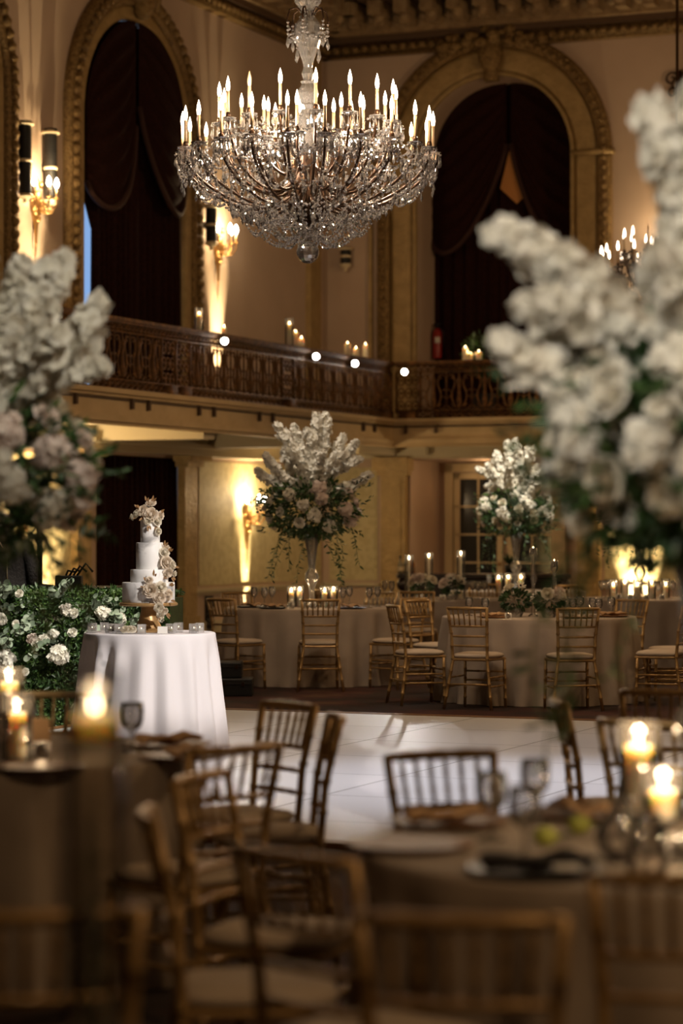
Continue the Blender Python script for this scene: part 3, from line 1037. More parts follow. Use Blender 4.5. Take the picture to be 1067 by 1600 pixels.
# ------------------------------------------------------------------ chandelier
random.seed(11)
def lerp(a, b, t): return a+(b-a)*t
def strand(mb, p, q, sag, r=.0128, gap=.034, keep=1.0):
    p, q = Vector(p), Vector(q)
    L = (p-q).length+sag*1.2
    n = max(3, int(L/gap))
    for i in range(n+1):
        t = i/n
        c = p.lerp(q, t)
        c.z -= sag*4*t*(1-t)
        mb.bead(c, r*random.uniform(.85, 1.2), n=5)
    return mb
def chandelier(label, loc, detail=True):
    root = empty('chandelier', loc)            # origin at the lower tip of the glass ball
    tag(root, label, 'chandelier', 'crystal chandeliers')
    pol = lambda r, a, z: Vector((r*cos(a), r*sin(a), z))
    # centre stem, from the ball upwards (heights relative to the ball's lower tip)
    stem = MB()
    stem.lathe([(.04, .86), (.10, .92), (.12, 1.02), (.085, 1.14), (.05, 1.22), (.07, 1.25), (.035, 1.28)], 12)
    stem.lathe([(.035, 1.25), (.05, 1.26), (.075, 1.31), (.085, 1.345), (.075, 1.38), (.05, 1.42), (.06, 1.44)], 12)
    stem.lathe([(.035, 1.45), (.05, 1.50), (.035, 1.55), (.05, 1.62), (.085, 1.70), (.11, 1.80), (.10, 1.90), (.05, 1.96), (.04, 2.0)], 12)
    stem.lathe([(.05, 2.0), (.10, 2.06), (.13, 2.16), (.10, 2.28), (.055, 2.40), (.035, 2.52), (.03, 2.65)], 8)
    stem.build('glass_stem', 'crystal', root, smooth=False)
    MB().lathe([(.03, .18), (.05, .20), (.03, .23), (.035, .30), (.02, .34)], 12).build('glass_finial', 'crystal', root, smooth=False)
    MB().sphere((0, 0, .09), .09, 16, 10).build('glass_ball', 'crystal', root, smooth=False)
    mb = MB().lathe([(.02, .30), (.10, .36), (.14, .44), (.11, .52), (.16, .60), (.12, .70), (.06, .80), (.05, .90), (.02, 1.3), (.02, 6.7)], 14)
    for k in range(20):
        a = 2*PI*k/20
        mb.tube([pol(.08, a, .34), pol(.16, a, .46), pol(.13, a+.1, .60), pol(.10, a+.15, .75)], [.02, .03, .022, .01], 5)
    mb.build('hub', 'iron', root)
    drip = MB().lathe([(.012, -.02), (.03, -.012), (.062, .004), (.066, .010), (.02, .014), (.016, .03)], 10).build('drip_pan', 'crystal', smooth=False)
    pr = MB()
    for k in range(9):
        a = 2*PI*k/9
        pr.bead(pol(.06, a, -.012), .011, n=5)
        pr.drop(pol(.06, a, -.025), .011, random.uniform(.075, .105), 5)
    prism = pr.build('prism_drops', 'crystal', smooth=False)
    slv = MB().lathe([(.013, .03), (.013, .215), (.010, .22)], 8).build('candle_sleeve', 'sleeve')
    cup = MB().lathe([(.02, .014), (.024, .03), (.018, .05), (.014, .055)], 8).build('candle_cup', 'iron')
    blb = MB().lathe([(.009, .215), (.014, .232), (.0175, .256), (.0145, .288), (.007, .318), (.001, .338)], 10).build('bulb', 'bulb')
    off = bpy.data.objects.new('unlit_bulb', blb.data.copy())
    off.data.materials[0] = M['bulb_off']
    proto = [drip, prism, slv, cup, blb]
    tiers = ((22, .99, .87, 0.0), (16, .70, 1.09, .1), (6, .36, .98, .3))
    for ti, (n, R, z, a0) in enumerate(tiers):
        for k in range(n):
            a = a0+2*PI*k/n
            mb = MB()
            if ti == 0: path = [(.10, .56), (.30, .44), (.55, .46), (.80, .58), (.95, .72), (R, z-.02)]
            elif ti == 1: path = [(.10, .66), (.26, .56), (.46, .62), (.62, .80), (R, z-.02)]
            else: path = [(.08, .75), (.2, .70), (.32, .80), (R, z-.02)]
            pts = []
            for i in range(len(path)-1):       # smooth the path
                for u in range(4):
                    t = u/4
                    p0, p1 = path[i], path[i+1]
                    pm = path[max(0, i-1)]
                    pn = path[min(len(path)-1, i+2)]
                    f = lambda d: .5*((2*p0[d])+(-pm[d]+p1[d])*t+(2*pm[d]-5*p0[d]+4*p1[d]-pn[d])*t*t+(-pm[d]+3*p0[d]-3*p1[d]+pn[d])*t**3)
                    pts.append(pol(f(0), a, f(1)))
            pts.append(pol(R, a, z-.015))
            mb.tube(pts, .0125, 5)
            arm = mb.build('candle_arm', 'iron', root)
            for pz in proto:
                if pz is blb and ti == 1 and k == 10: pz = off
                c = pz.copy()
                COL.objects.link(c)
                c.parent = arm
                CH.setdefault(arm.name, []).append(c)
                c.location = pol(R, a, z)
                c.rotation_euler = (0, 0, a)
    for pz in proto: bpy.data.objects.remove(pz)
    bpy.data.objects.remove(off)
    n0 = tiers[0][0]
    # festoons: between neighbouring outer arms, each with a drop
    for k in range(n0):
        a, b = 2*PI*k/n0, 2*PI*(k+1)/n0
        mb = MB()
        strand(mb, pol(.99, a, .85), pol(.99, b, .85), .13)
        strand(mb, pol(1.0, a, .84), pol(1.0, b, .84), .21)
        mb.drop(pol(1.0, (a+b)/2, .63), .014, .09, 5)
        for q in (.15, .3, .5, .7, .85):
            mb.drop(pol(1.02, lerp(a, b, q), .83-.10*4*q*(1-q)), .012, random.uniform(.06, .10), 5)
        # down the underside of the arm to the hub
        for (r0, z0, r1, z1, sg) in ((.97, .80, .74, .56, .09), (.74, .56, .46, .42, .08), (.46, .42, .16, .40, .08)):
            strand(mb, pol(r0, a, z0), pol(r1, a, z1), sg)
            if r0 > .9: strand(mb, pol(r0, a+.1, z0-.03), pol(r1, a+.12, z1-.03), sg*1.4)
        for q in range(12):
            r = random.uniform(.35, .97)
            zz = lerp(.40, .78, max(0, (r-.4)/.6)**1.5)
            t = a+random.uniform(-.14, .14)
            mb.bead(pol(r, t, zz), .012, n=5)
            mb.drop(pol(r, t, zz-.015), .014, random.uniform(.07, .12), 5)
        mb.build('crystal_festoon', 'crystal', root, smooth=False)
    # the mid ring: hanging fringe round r = .72 and .52
    for k in range(18):
        a, b = 2*PI*k/18, 2*PI*(k+1)/18
        mb = MB()
        strand(mb, pol(.72, a, .62), pol(.72, b, .62), .10)
        strand(mb, pol(.52, a, .50), pol(.52, b, .50), .10)
        strand(mb, pol(.69, a, 1.05), pol(.84, b, .84), .12)
        strand(mb, pol(.69, a, 1.05), pol(.99, a+.05, .86), .10)
        strand(mb, pol(.69, a, 1.06), pol(.69, b, 1.06), .10)
        strand(mb, pol(.36, a, .97), pol(.69, b, 1.05), .16)
        for q in range(8):
            t, r = lerp(a, b, random.random()), random.uniform(.45, .95)
            zz = lerp(.6, .95, random.random())
            mb.bead(pol(r, t, zz), .012, n=5)
            mb.drop(pol(r, t, zz-.01), .012, random.uniform(.06, .10), 5)
        mb.build('crystal_swag', 'crystal', root, smooth=False)
    # basket under the hub
    for k in range(14):
        a = 2*PI*k/14
        for p0, p1, sg in ((pol(.50, a, .42), pol(.10, a+.1, .22), .16), (pol(.42, a+.2, .42), pol(.08, a+.2, .24), .12),
                           (pol(.56, a+.1, .46), pol(.30, a+.5, .40), .20), (pol(.30, a, .42), pol(.05, a, .25), .02)):
            strand(MB(), p0, p1, sg).build('crystal_basket_strand', 'crystal', root, smooth=False)
    for k in range(8):                         # chains from the stem to the upper candles
        a = 2*PI*k/8
        mb = strand(MB(), pol(.07, a, 1.18), pol(.66, a, 1.07), .12)
        mb.build('crystal_chain', 'crystal', root, smooth=False)
    for k in range(6):                         # little coronet
        a = 2*PI*k/6+.3
        mb = MB()
        mb.tube([pol(.04, a, 1.96), pol(.09, a, 2.02), pol(.15, a, 2.0), pol(.17, a, 1.93), pol(.16, a, 1.88)], .007, 5)
        co = mb.build('coronet_arm', 'iron', root)
        mb = MB()
        strand(mb, pol(.165, a, 1.90), pol(.10, a+.3, 1.78), .06, .013)
        strand(mb, pol(.165, a, 1.90), pol(.165, a+PI/3, 1.90), .14, .013)
        strand(mb, pol(.05, a, 2.02), pol(.09, a, 1.70), .0, .013)
        for z in (1.87, 1.84, 1.81): mb.bead(pol(.165, a, z), .014, n=5)
        mb.drop(pol(.165, a, 1.80), .016, .11, 6)
        mb.drop(pol(.10, a+.3, 1.70), .016, .11, 6)
        mb.build('crystal_string', 'crystal', co, smooth=False)
    return root
cl0 = W(481, 412, 20.0)
CHN = chandelier('large crystal chandelier with lit candle bulbs hanging above the dance floor', cl0)
for k in range(6):
    a = 2*PI*k/6
    lamp('POINT', (1.0*cos(a+.14), 1.0*sin(a+.14), 1.17), 66, (1, .75, .50), .06, parent=CHN)
for k in range(5):
    a = 2*PI*k/5+.5
    lamp('POINT', (.42*cos(a), .42*sin(a), .98), 24, (1, .82, .64), .03, parent=CHN)
c2 = copy_tree(CHN)
c2.location = W(1058, 528, 33.0)
c2['label'] = 'second crystal chandelier, only its candle bulbs showing behind the white flowers'
# wrought scroll bracket high on the far wall
root = empty('wall_bracket')
t0 = ft(1056, .3)
tag(root, 'dark scrolled iron bracket high on the wall near the picture corner', 'bracket')
mb = MB()
zb = zat(132, 39.5)
for k, (dx, dz, r) in enumerate(((-.12, .12, .12), (.12, .12, .12), (-.1, -.1, .1), (.12, -.1, .1), (0, .02, .16), (.26, .05, .12))):
    c = FW(t0+dx, zb+dz, .12)
    mb.tube([c+U*(r*(1-i/20)*cos(.5*i))+Vector((0, 0, r*(1-i/20)*sin(.5*i))) for i in range(17)], .018, 5)
fbox(mb, t0-.03, t0+.03, zb-.3, zb+.25, 0, .13)
mb.build('scrollwork', 'iron', root)

# ------------------------------------------------------------------ chairs
def bamboo(pts, r, rings):
    """a turned rod with ring joints"""
    pts = [Vector(p) for p in pts]
    out, rad = [], []
    seg = [(pts[i+1]-pts[i]).length for i in range(len(pts)-1)]
    tot = sum(seg)
    def at(d):
        for i, s in enumerate(seg):
            if d <= s or i == len(seg)-1: return pts[i].lerp(pts[i+1], min(1, d/s))
            d -= s
    marks = set()
    ds = [0.0]
    for k in range(1, rings+1):
        c = tot*k/(rings+1)
        ds += [c-.010, c-.004, c+.004, c+.010]
        marks.update([c-.004, c+.004])
    acc = 0
    for s in seg[:-1]:
        acc += s
        ds.append(acc)
    ds.append(tot)
    for d in sorted(ds):
        out.append(at(d))
        rad.append(r*1.28 if d in marks else r)
    return MB().tube(out, rad, 8)
def chair_proto():
    root = empty('dining_chair')
    post = [(.225, -.235, 0), (.163, -.175, .43), (.168, -.195, .66), (.186, -.245, .90)]
    def post_at(z, s):
        for i in range(3):
            a, b = post[i], post[i+1]
            if z <= b[2]:
                t = (z-a[2])/(b[2]-a[2])
                return Vector((s*lerp(a[0], b[0], t), lerp(a[1], b[1], t), z))
        return Vector((s*post[3][0], post[3][1], z))
    for s in (-1, 1):
        bamboo([(s*p[0], p[1], p[2]) for p in post], .0145, 7).build('back_post', 'chair', root)
        bamboo([(s*.195, .185, 0), (s*.188, .175, .43)], .0140, 4).build('front_leg', 'chair', root)
    def rail(z, r, bow, nm, rings=4):
        a, b = post_at(z, -1), post_at(z, 1)
        pts = [a.lerp(b, i/8)+Vector((0, -bow*4*(i/8)*(1-i/8), 0)) for i in range(9)]
        return MB().tube(pts, [r*(1.25 if i in (2, 4, 6) else 1) for i in range(9)], 8).build(nm, 'chair', root), pts
    _, top = rail(.893, .0135, .03, 'top_rail')
    _, mid = rail(.735, .0095, .024, 'back_rail')
    rail(.645, .0090, .02, 'back_rail')
    rail(.560, .0090, .018, 'back_rail')
    tv, mv = [Vector(p) for p in top], [Vector(p) for p in mid]
    def along(pts, f):
        x = f*8
        i = min(7, int(x))
        return pts[i].lerp(pts[i+1], x-i)
    for k in range(6):
        f = (k+1)/7
        a, b = along(mv, f), along(tv, f)
        bamboo([a, b], .0072, 2).build('spindle', 'chair', root)
    mb = MB()
    n = 5
    sh = lambda z, e: [(-.20-e, .20+e, z), (.20+e, .20+e, z), (.172+e, -.19-e, z), (-.172-e, -.19-e, z)]
    mb.add(sh(.425, 0)+sh(.450, 0), [(3, 2, 1, 0), (4, 5, 6, 7), (0, 1, 5, 4), (1, 2, 6, 5), (2, 3, 7, 6), (3, 0, 4, 7)])
    mb.f = [tuple(reversed(f)) for f in mb.f]
    bevel(mb.build('seat', 'chair', root, smooth=False), .012)
    mb = MB()
    rows = []
    for (e, z) in ((-.012, .450), (.004, .462), (.006, .474), (-.008, .488), (-.05, .497), (-.12, .501), (-.199, .502)):
        ring = []
        for i in range(28):
            a = 2*PI*i/28
            ca, sa = cos(a), sin(a)
            k = (abs(ca)**5+abs(sa)**5)**(-1/5)
            x, y = ca*k, sa*k
            hw = lerp(.172, .20, (y+1)/2)
            f = (.2+e)/.2
            ring.append((x*hw*f, .005+y*.195*f, z))
        rows.append(ring+[ring[0]])
    mb.grid([list(r) for r in zip(*rows)])
    mb.build('cushion', 'cushion', root)
    for s in (-1, 1):
        for z0, z1 in ((.20, .20), (.28, .28)):
            bamboo([(s*.191, .18, z0), post_at(z1, s)], .0085, 2).build('stretcher', 'chair', root)
    for z in (.24, .32):
        bamboo([(-.19, .18, z), (.19, .18, z)], .0085, 2).build('stretcher', 'chair', root)
    bamboo([post_at(.22, -1), post_at(.22, 1)], .0085, 2).build('stretcher', 'chair', root)
    return root
CHAIR = [chair_proto(), True]
def chair(x, y, fx, fy, label, group):
    if CHAIR[1]:
        c = CHAIR[0]
        CHAIR[1] = False
    else:
        c = copy_tree(CHAIR[0])
    c.location = (x, y, 0.031 if False else 0)
    c.rotation_euler = (0, 0, math.atan2(-fx, fy))
    c['label'] = label
    c['category'] = 'chair'
    c['group'] = group
    return c

# ------------------------------------------------------------------ round tables with floor-length cloths
def cloth_mesh(r, z, flare, folds, amp, seed):
    rnd = random.Random(seed)
    NA = folds*9
    ph = [rnd.uniform(-.5, .5) for _ in range(folds)]
    am = [rnd.uniform(.5, 1.3) for _ in range(folds)]
    lean = [rnd.uniform(-.35, .35) for _ in range(folds)]
    mb = MB()
    rows = []
    rr = [.02, r*.35, r*.7, r*.93]
    for q in rr:
        rows.append([(q*cos(2*PI*i/NA), q*sin(2*PI*i/NA), z) for i in range(NA)])
    prof = [(r-.012, z), (r-.003, z-.004), (r+.001, z-.012)]
    for q, zz in prof:
        rows.append([(q*cos(2*PI*i/NA), q*sin(2*PI*i/NA), zz) for i in range(NA)])
    NZ = 18
    for j in range(1, NZ+1):
        t = j/NZ
        zz = z-.012-(z-.018)*t
        row = []
        for i in range(NA):
            a = 2*PI*i/NA
            u = i/NA*folds
            k = int(u) % folds
            k2 = (k+1) % folds
            fr = u-int(u)
            A = lerp(am[k], am[k2], fr*fr*(3-2*fr))
            P_ = lerp(ph[k], ph[k2], fr)
            w = sin(2*PI*u+P_+lerp(lean[k], lean[k2], fr)*3*t)
            w = w*.75+.25*w*abs(w)
            env = min(1, t*4.5)*(.42+.58*t)
            d = r+flare*t+amp*A*env*w+amp*.25*env*sin(2.7*u+3*t)
            if t > .93: d += .012*(t-.93)/.07*sin(9*u)
            row.append((d*cos(a), d*sin(a), zz))
        rows.append(row)
    mb.grid([list(c) for c in zip(*[ro+[ro[0]] for ro in rows])])
    mb.f = [tuple(reversed(f)) for f in mb.f]
    return mb
def table(px, D, r, z, label, tlabel, cloth='linen', flare=.06, folds=20, amp=.036, seed=1, group='round tables under long cloths', rot=0):
    p = G(px, D)
    t = empty('round_table', p)
    tag(t, tlabel, 'table', group)
    b = MB().lathe([(r-.02, z-.030), (r-.012, z-.022), (r-.012, z-.010), (r-.02, z-.003)], 40)
    sharp(b.build('tabletop', 'plate', t))
    MB().lathe([(.30, 0), (.28, .03), (.05, .06), (.045, z-.1), (.2, z-.03)], 16).build('pedestal', 'iron', t)
    o = cloth_mesh(r, z+.001, flare, folds, amp, seed).build('tablecloth', cloth)
    o.location = p
    o.rotation_euler.z = rot
    tag(o, label, 'tablecloth', 'floor-length tablecloths')
    return p
TZ = .78
A_ = table(1100, 6.5, .88, TZ, 'taupe cloth over the large blurred round table nearest the camera', 'round table under the blurred taupe cloth nearest the camera', seed=3, flare=.03)
B_ = table(-55, 9.25, .84, TZ, 'taupe cloth over the blurred round table cut off by the picture edge', 'round table under the taupe cloth cut off by the picture edge', seed=4, flare=.03)
R_ = table(842, 23.5, .90, TZ, 'taupe cloth on the round table just across the white dance floor, below the hanging vine', 'round table under the taupe cloth just across the white dance floor', seed=5)
M_ = table(487, 26.2, .90, TZ, 'taupe cloth on the round table under the tall arrangement by the lit wall', 'round table carrying the tall arrangement by the lit wall', seed=6)
N_ = table(690, 29.2, .90, TZ, 'taupe cloth on the round table with three taper candles and low flowers', 'round table with three taper candles and low flowers', seed=7)
P_ = table(806, 33.0, .90, TZ, 'taupe cloth on the far round table in front of the dark bar', 'far round table in front of the dark bar', seed=8)
Q_ = table(1000, 29.5, .90, TZ, 'taupe cloth on the far round table with the silvery vase at the picture edge', 'far round table with the silvery vase at the picture edge', seed=9)
CK = table(234, 18.3, .475, .845, 'white floor-length cloth with soft folds on the cake table', 'small round cake table under the white cloth', 'white_cloth', .085, 18, .040, 12, 'cake table', rot=.4)
VT = G(112, 3.72)
table(112, 3.72, .40, TZ, 'taupe cloth on the small table below the frame carrying the tall candle cylinder', 'small table below the frame carrying the tall candle cylinder', seed=13, group='small table', folds=12)

def chair_at(T, phi, r, label, group, turn=0, target=None):
    a = math.radians(phi)
    x, y = T.x+r*sin(a), T.y-r*cos(a)
    d = Vector((T.x-x, T.y-y, 0)).normalized()
    if turn: d = Matrix.Rotation(math.radians(turn), 3, 'Z') @ d
    chair(x, y, d.x, d.y, label, group)
def chair_xy(x, y, fx, fy, label, group): chair(x, y, fx, fy, label, group)
g = 'gilded chairs around the nearest blurred table'
L_ = 'gilded spindle-back chair '
chair_xy(.41, 7.64, .416, -.91, L_+'in front of the bright dance floor, beyond the nearest table', g)
chair_xy(-.17, 7.05, .93, -.36, L_+'beside the nearest table, seen edge-on, second ivory seat from the front', g)
chair_xy(-.22, 6.22, .97, .10, L_+'beside the nearest table, seen edge-on, its ivory seat large and low', g)
chair_xy(.07, 5.62, .71, .70, L_+'turned diagonally between the low ivory seats and the nearest table', g)
chair_xy(.245, 4.81, .12, .99, L_+'closest to the camera, its blurred back before the nearest table cloth', g)
chair_xy(.73, 5.32, .16, .98, L_+'in the lower picture corner, blurred back against the nearest table', g)
g = 'gilded chairs around the cut-off table'
chair_xy(-.41, 9.93, -.82, -.58, L_+'whose open back stands out against the dance floor', g)
chair_xy(-.27, 9.36, -1, -.10, L_+'seen side-on, its back one thick post by the cut-off table', g)
chair_xy(-.50, 8.27, -.65, .75, L_+'with its back to the camera, drawn up to the cut-off table', g)
chair_xy(-1.22, 10.45, -.1, -1, L_+'on the far side of the cut-off table, before the green hedge', g)
chair_xy(-.60, 4.86, -.2, .98, L_+'lowest in the picture, only its top rail showing behind the glass cylinder', g)
g = 'gilded chairs at the edge of the dance floor'
chair_xy(1.13, 10.25, 1, .04, L_+'seen side-on as a single leaning post before the dance floor', g)
chair_xy(1.24, 9.35, .60, .78, L_+'behind the pillar candles, its leaning post and rails before the dance floor', g)
chair_xy(1.42, 11.12, .12, 1, L_+'at the picture edge above the pillar candles, top rail and spindles showing', g)
g = 'gilded chairs around the table across the dance floor'
chair_at(R_, -66, 1.24, L_+'facing sideways left of the table across the dance floor', g, -8)
chair_at(R_, -31, 1.22, L_+'second from the left of the four across the dance floor', g, 6)
chair_at(R_, 9, 1.22, L_+'seen straight from behind at the table across the dance floor', g)
chair_at(R_, 58, 1.24, L_+'facing sideways right of the table across the dance floor', g, 12)
chair_at(R_, 92, 1.24, L_+'at the picture edge beside the table across the dance floor', g)
chair_at(R_, 138, 1.24, L_+'dark against candles on the far side of the table across the floor', g)
chair_at(R_, -132, 1.24, L_+'half hidden behind the cloth of the table across the dance floor', g)
g = 'gilded chairs around the table under the tall arrangement'
chair_at(M_, 4, 1.25, L_+'seen straight from behind below the tall flower arrangement', g)
chair_at(M_, -35, 1.26, L_+'just behind the cake table, beside the black case', g, -6)
chair_at(M_, 44, 1.24, L_+'with ivory seat before the middle cloth, back hidden by another chair', g)
chair_at(M_, -93, 1.30, L_+'dim, beside the wainscot vent behind the wedding cake', g)
chair_at(M_, -146, 1.24, L_+'beyond the middle table under the bright wall sconce', g)
chair_at(M_, 150, 1.24, L_+'beyond the middle table behind its pillar candles', g)
g = 'gilded chairs around the tables before the bar'
chair_at(N_, -14, 1.25, L_+'in front of the table with three tapers, back to the camera', g, 8)
chair_at(N_, -72, 1.25, L_+'left of the table with three tapers', g)
chair_at(N_, 62, 1.25, L_+'between the table with tapers and the hanging vine', g)
chair_at(P_, -20, 1.25, L_+'before the far table in front of the dark bar', g)
chair_at(Q_, 30, 1.25, L_+'before the far table with the silvery vase', g)
chair_at(Q_, -150, 1.25, L_+'beyond the silvery vase against the bright wall', g)

# ------------------------------------------------------------------ flowers
random.seed(21)
def leaf_into(mb, p, d, nrm, L, w, fold=.2):
    p, d = Vector(p), Vector(d).normalized()
    s = d.cross(Vector(nrm))
    if s.length < 1e-4: s = d.orthogonal()
    s.normalize()
    n = s.cross(d)
    vs = [p, p+d*L*.35+s*w*.5+n*w*fold, p+d*L*.72+s*w*.38+n*w*fold*.8, p+d*L, p+d*L*.72-s*w*.38+n*w*fold*.8, p+d*L*.35-s*w*.5+n*w*fold]
    mb.add(vs, [(0, 1, 2, 3), (0, 3, 4, 5)])
def floret_into(mb, p, ax, R, n=5, cup=.35, wide=.62):
    a, b, c = basis(ax)
    p = Vector(p)
    q0 = random.random()*6.28
    for k in range(n):
        q = q0+2*PI*k/n
        d = b*cos(q)+c*sin(q)
        s = b*-sin(q)+c*cos(q)
        h = cup*random.uniform(.6, 1.3)
        vs = [p, p+d*R*.6+s*R*wide*.55+a*R*h*.6, p+d*R*1.0+a*R*h*.8+s*R*.18, p+d*R*1.0+a*R*h*.8-s*R*.18, p+d*R*.6-s*R*wide*.55+a*R*h*.6]
        mb.add(vs, [(0, 1, 2, 3, 4)])
def rnd_dir():
    z = random.uniform(-1, 1)
    a = random.uniform(0, 2*PI)
    r = math.sqrt(1-z*z)
    return Vector((r*cos(a), r*sin(a), z))
def spike_mesh(L=.55, R=.075, dens=1.0):
    """a stem thick with small white blossoms, along +z"""
    mb = MB()
    n = int(230*dens*L/.55)
    bend = random.uniform(-.08, .08)
    ph = [random.uniform(0, 6) for _ in range(4)]
    for i in range(n):
        t = random.random()
        z = L*(.0+1.0*t)
        a = random.uniform(0, 2*PI)
        lump = .80+.20*sin(t*15+ph[0]+a)+.16*sin(t*27+ph[1]-2*a)
        rr = R*(1.0-.25*t)*lump*(math.sqrt(max(.05, 1-((t-.85)/.16)**2)) if t > .85 else 1)
        d = Vector((cos(a), sin(a), random.uniform(-.1, .7))).normalized()
        k = random.uniform(.55, 1.08)
        c = Vector((bend*sin(PI*t), 0, z))+Vector((d.x, d.y, 0))*rr*k+Vector((0, 0, d.z*.025))
        floret_into(mb, c, d+rnd_dir()*.6, random.uniform(.024, .036), 5, random.uniform(.2, .5), .85)
    return mb
def rose_mesh(R=.055):
    mb = MB()
    mb.sphere((0, 0, R*.35), R*.38, 8, 6, (1, 1, 1.1))
    for li, (n, r0, h, lean) in enumerate(((4, .42, .95, .02), (5, .62, .92, .10), (6, .82, .80, .24), (7, 1.0, .58, .42))):
        for k in range(n):
            q = 2*PI*(k+.5*(li % 2))/n+random.uniform(-.15, .15)
            rows = []
            for i in range(4):
                v = i/3
                row = []
                for j in range(5):
                    u = j/4*2-1
                    w = .62*math.sqrt(max(.05, 1-(v-.55)**2*1.9))*6.28/n*.98
                    ang = q+u*w
                    rad = R*(r0*(.30+.70*v**.6)+lean*v*v*.6)*(1-.08*abs(u))
                    z = R*(h*v*1.1-lean*v*v*.55+.05*random.uniform(-1, 1))-R*.12*u*u*v
                    row.append((rad*cos(ang), rad*sin(ang), z))
                rows.append(row)
            mb.grid(rows)
    return mb
def ball_mesh(R=.075, n=90):
    mb = MB()
    for i in range(n):
        z = 1-1.75*(i+.5)/n
        a = i*2.39996
        r = math.sqrt(max(0, 1-z*z))
        d = Vector((r*cos(a), r*sin(a), z))
        floret_into(mb, d*R*.78*random.uniform(.72, 1.12)*(1+.18*sin(4*a)*sin(3*z)), d+rnd_dir()*.6, R*random.uniform(.24, .36), 5, random.uniform(.2, .6), .8)
    return mb
def anemone_mesh(R=.05):
    mb = MB()
    for k in range(8):
        q = 2*PI*k/8+random.uniform(-.1, .1)
        rows = []
        for i in range(4):
            v = i/3
            w = .42*(.35+.9*v*(1.25-v))*2
            rows.append([(R*v*cos(q+u*w*.8), R*v*sin(q+u*w*.8), R*(.35*v*v+.03*(k % 2))) for u in (-.5, -.17, .17, .5)])
        mb.grid(rows)
    return mb
def vine_mesh(L=.6, out=.3, leafy=26):
    """a trailing stem from the origin: outwards along +x, then hanging down"""
    st, lf = MB(), MB()
    pts = []
    w = random.uniform(0, 6)
    for i in range(13):
        t = i/12
        pts.append(Vector((out*(1-(1-t)**2)+.03*sin(5*t+w), .05*sin(4*t+w), -L*t**1.4+.05*sin(PI*t))))
    st.tube(pts, .0022, 4)
    for k in range(leafy):
        x = (k+1)/leafy*12
        i = min(11, int(x))
        p = pts[i].lerp(pts[i+1], x-i)
        d = rnd_dir()
        d.z = -abs(d.z)*.7
        leaf_into(lf, p, d, rnd_dir(), random.uniform(.045, .07), random.uniform(.014, .024))
    return st, lf
SPK = [spike_mesh(.55, .066), spike_mesh(.48, .080), spike_mesh(.60, .060), spike_mesh(.42, .074)]
def me_of(mb, name, m):
    o = mb.build(name, m)
    me = o.data
    bpy.data.objects.remove(o)
    return me
spk_me = [me_of(s, 'blossom_stem', 'petal') for s in SPK]
rose_me = [me_of(rose_mesh(.052), 'rose_bloom', 'petal2'), me_of(rose_mesh(.056), 'rose_bloom', 'blush'), me_of(rose_mesh(.048), 'rose_bloom', 'petal')]
ball_me = [me_of(ball_mesh(.075), 'carnation_bloom', 'blush'), me_of(ball_mesh(.07), 'hydrangea_bloom', 'petal')]
anem_me = me_of(anemone_mesh(.05), 'anemone_bloom', 'petal')
cent_me = me_of(MB().sphere((0, 0, .006), .011, 8, 6), 'flower_center', 'anem')
def inst(name, me, parent, mtx):
    o = bpy.data.objects.new(name, me)
    COL.objects.link(o)
    o.parent = parent
    o.matrix_local = mtx
    CH.setdefault(parent.name, []).append(o)
    return o
def bloom(parent, kind, loc, ax, sc=1.0):
    roll = random.uniform(0, 6)
    m = look_mtx(loc, ax, roll, sc)
    if kind == 'anemone':
        o = inst('anemone_bloom', anem_me, parent, m)
        inst('flower_center', cent_me, o, Matrix.Identity(4))
        return o
    if kind == 'carnation': return inst('carnation_bloom', ball_me[0], parent, m)
    if kind == 'hydrangea': return inst('hydrangea_bloom', ball_me[1], parent, m)
    k = {'cream': 0, 'blush': 1, 'white': 2}[kind]
    return inst('rose_bloom', rose_me[k], parent, m)
TIPS = [(-.58, 0, .16), (-.36, .0, .60), (-.16, .05, .62), (.04, -.02, .72), (.17, 0, .72), (.32, .05, .54), (.49, 0, .44), (.57, .05, .10), (.50, -.05, .26),
        (-.25, -.33, .34), (.10, -.38, .36), (.33, -.30, .28), (-.45, -.2, .30), (-.3, .33, .36), (.05, .40, .40), (.36, .32, .34), (-.05, -.15, .60)]
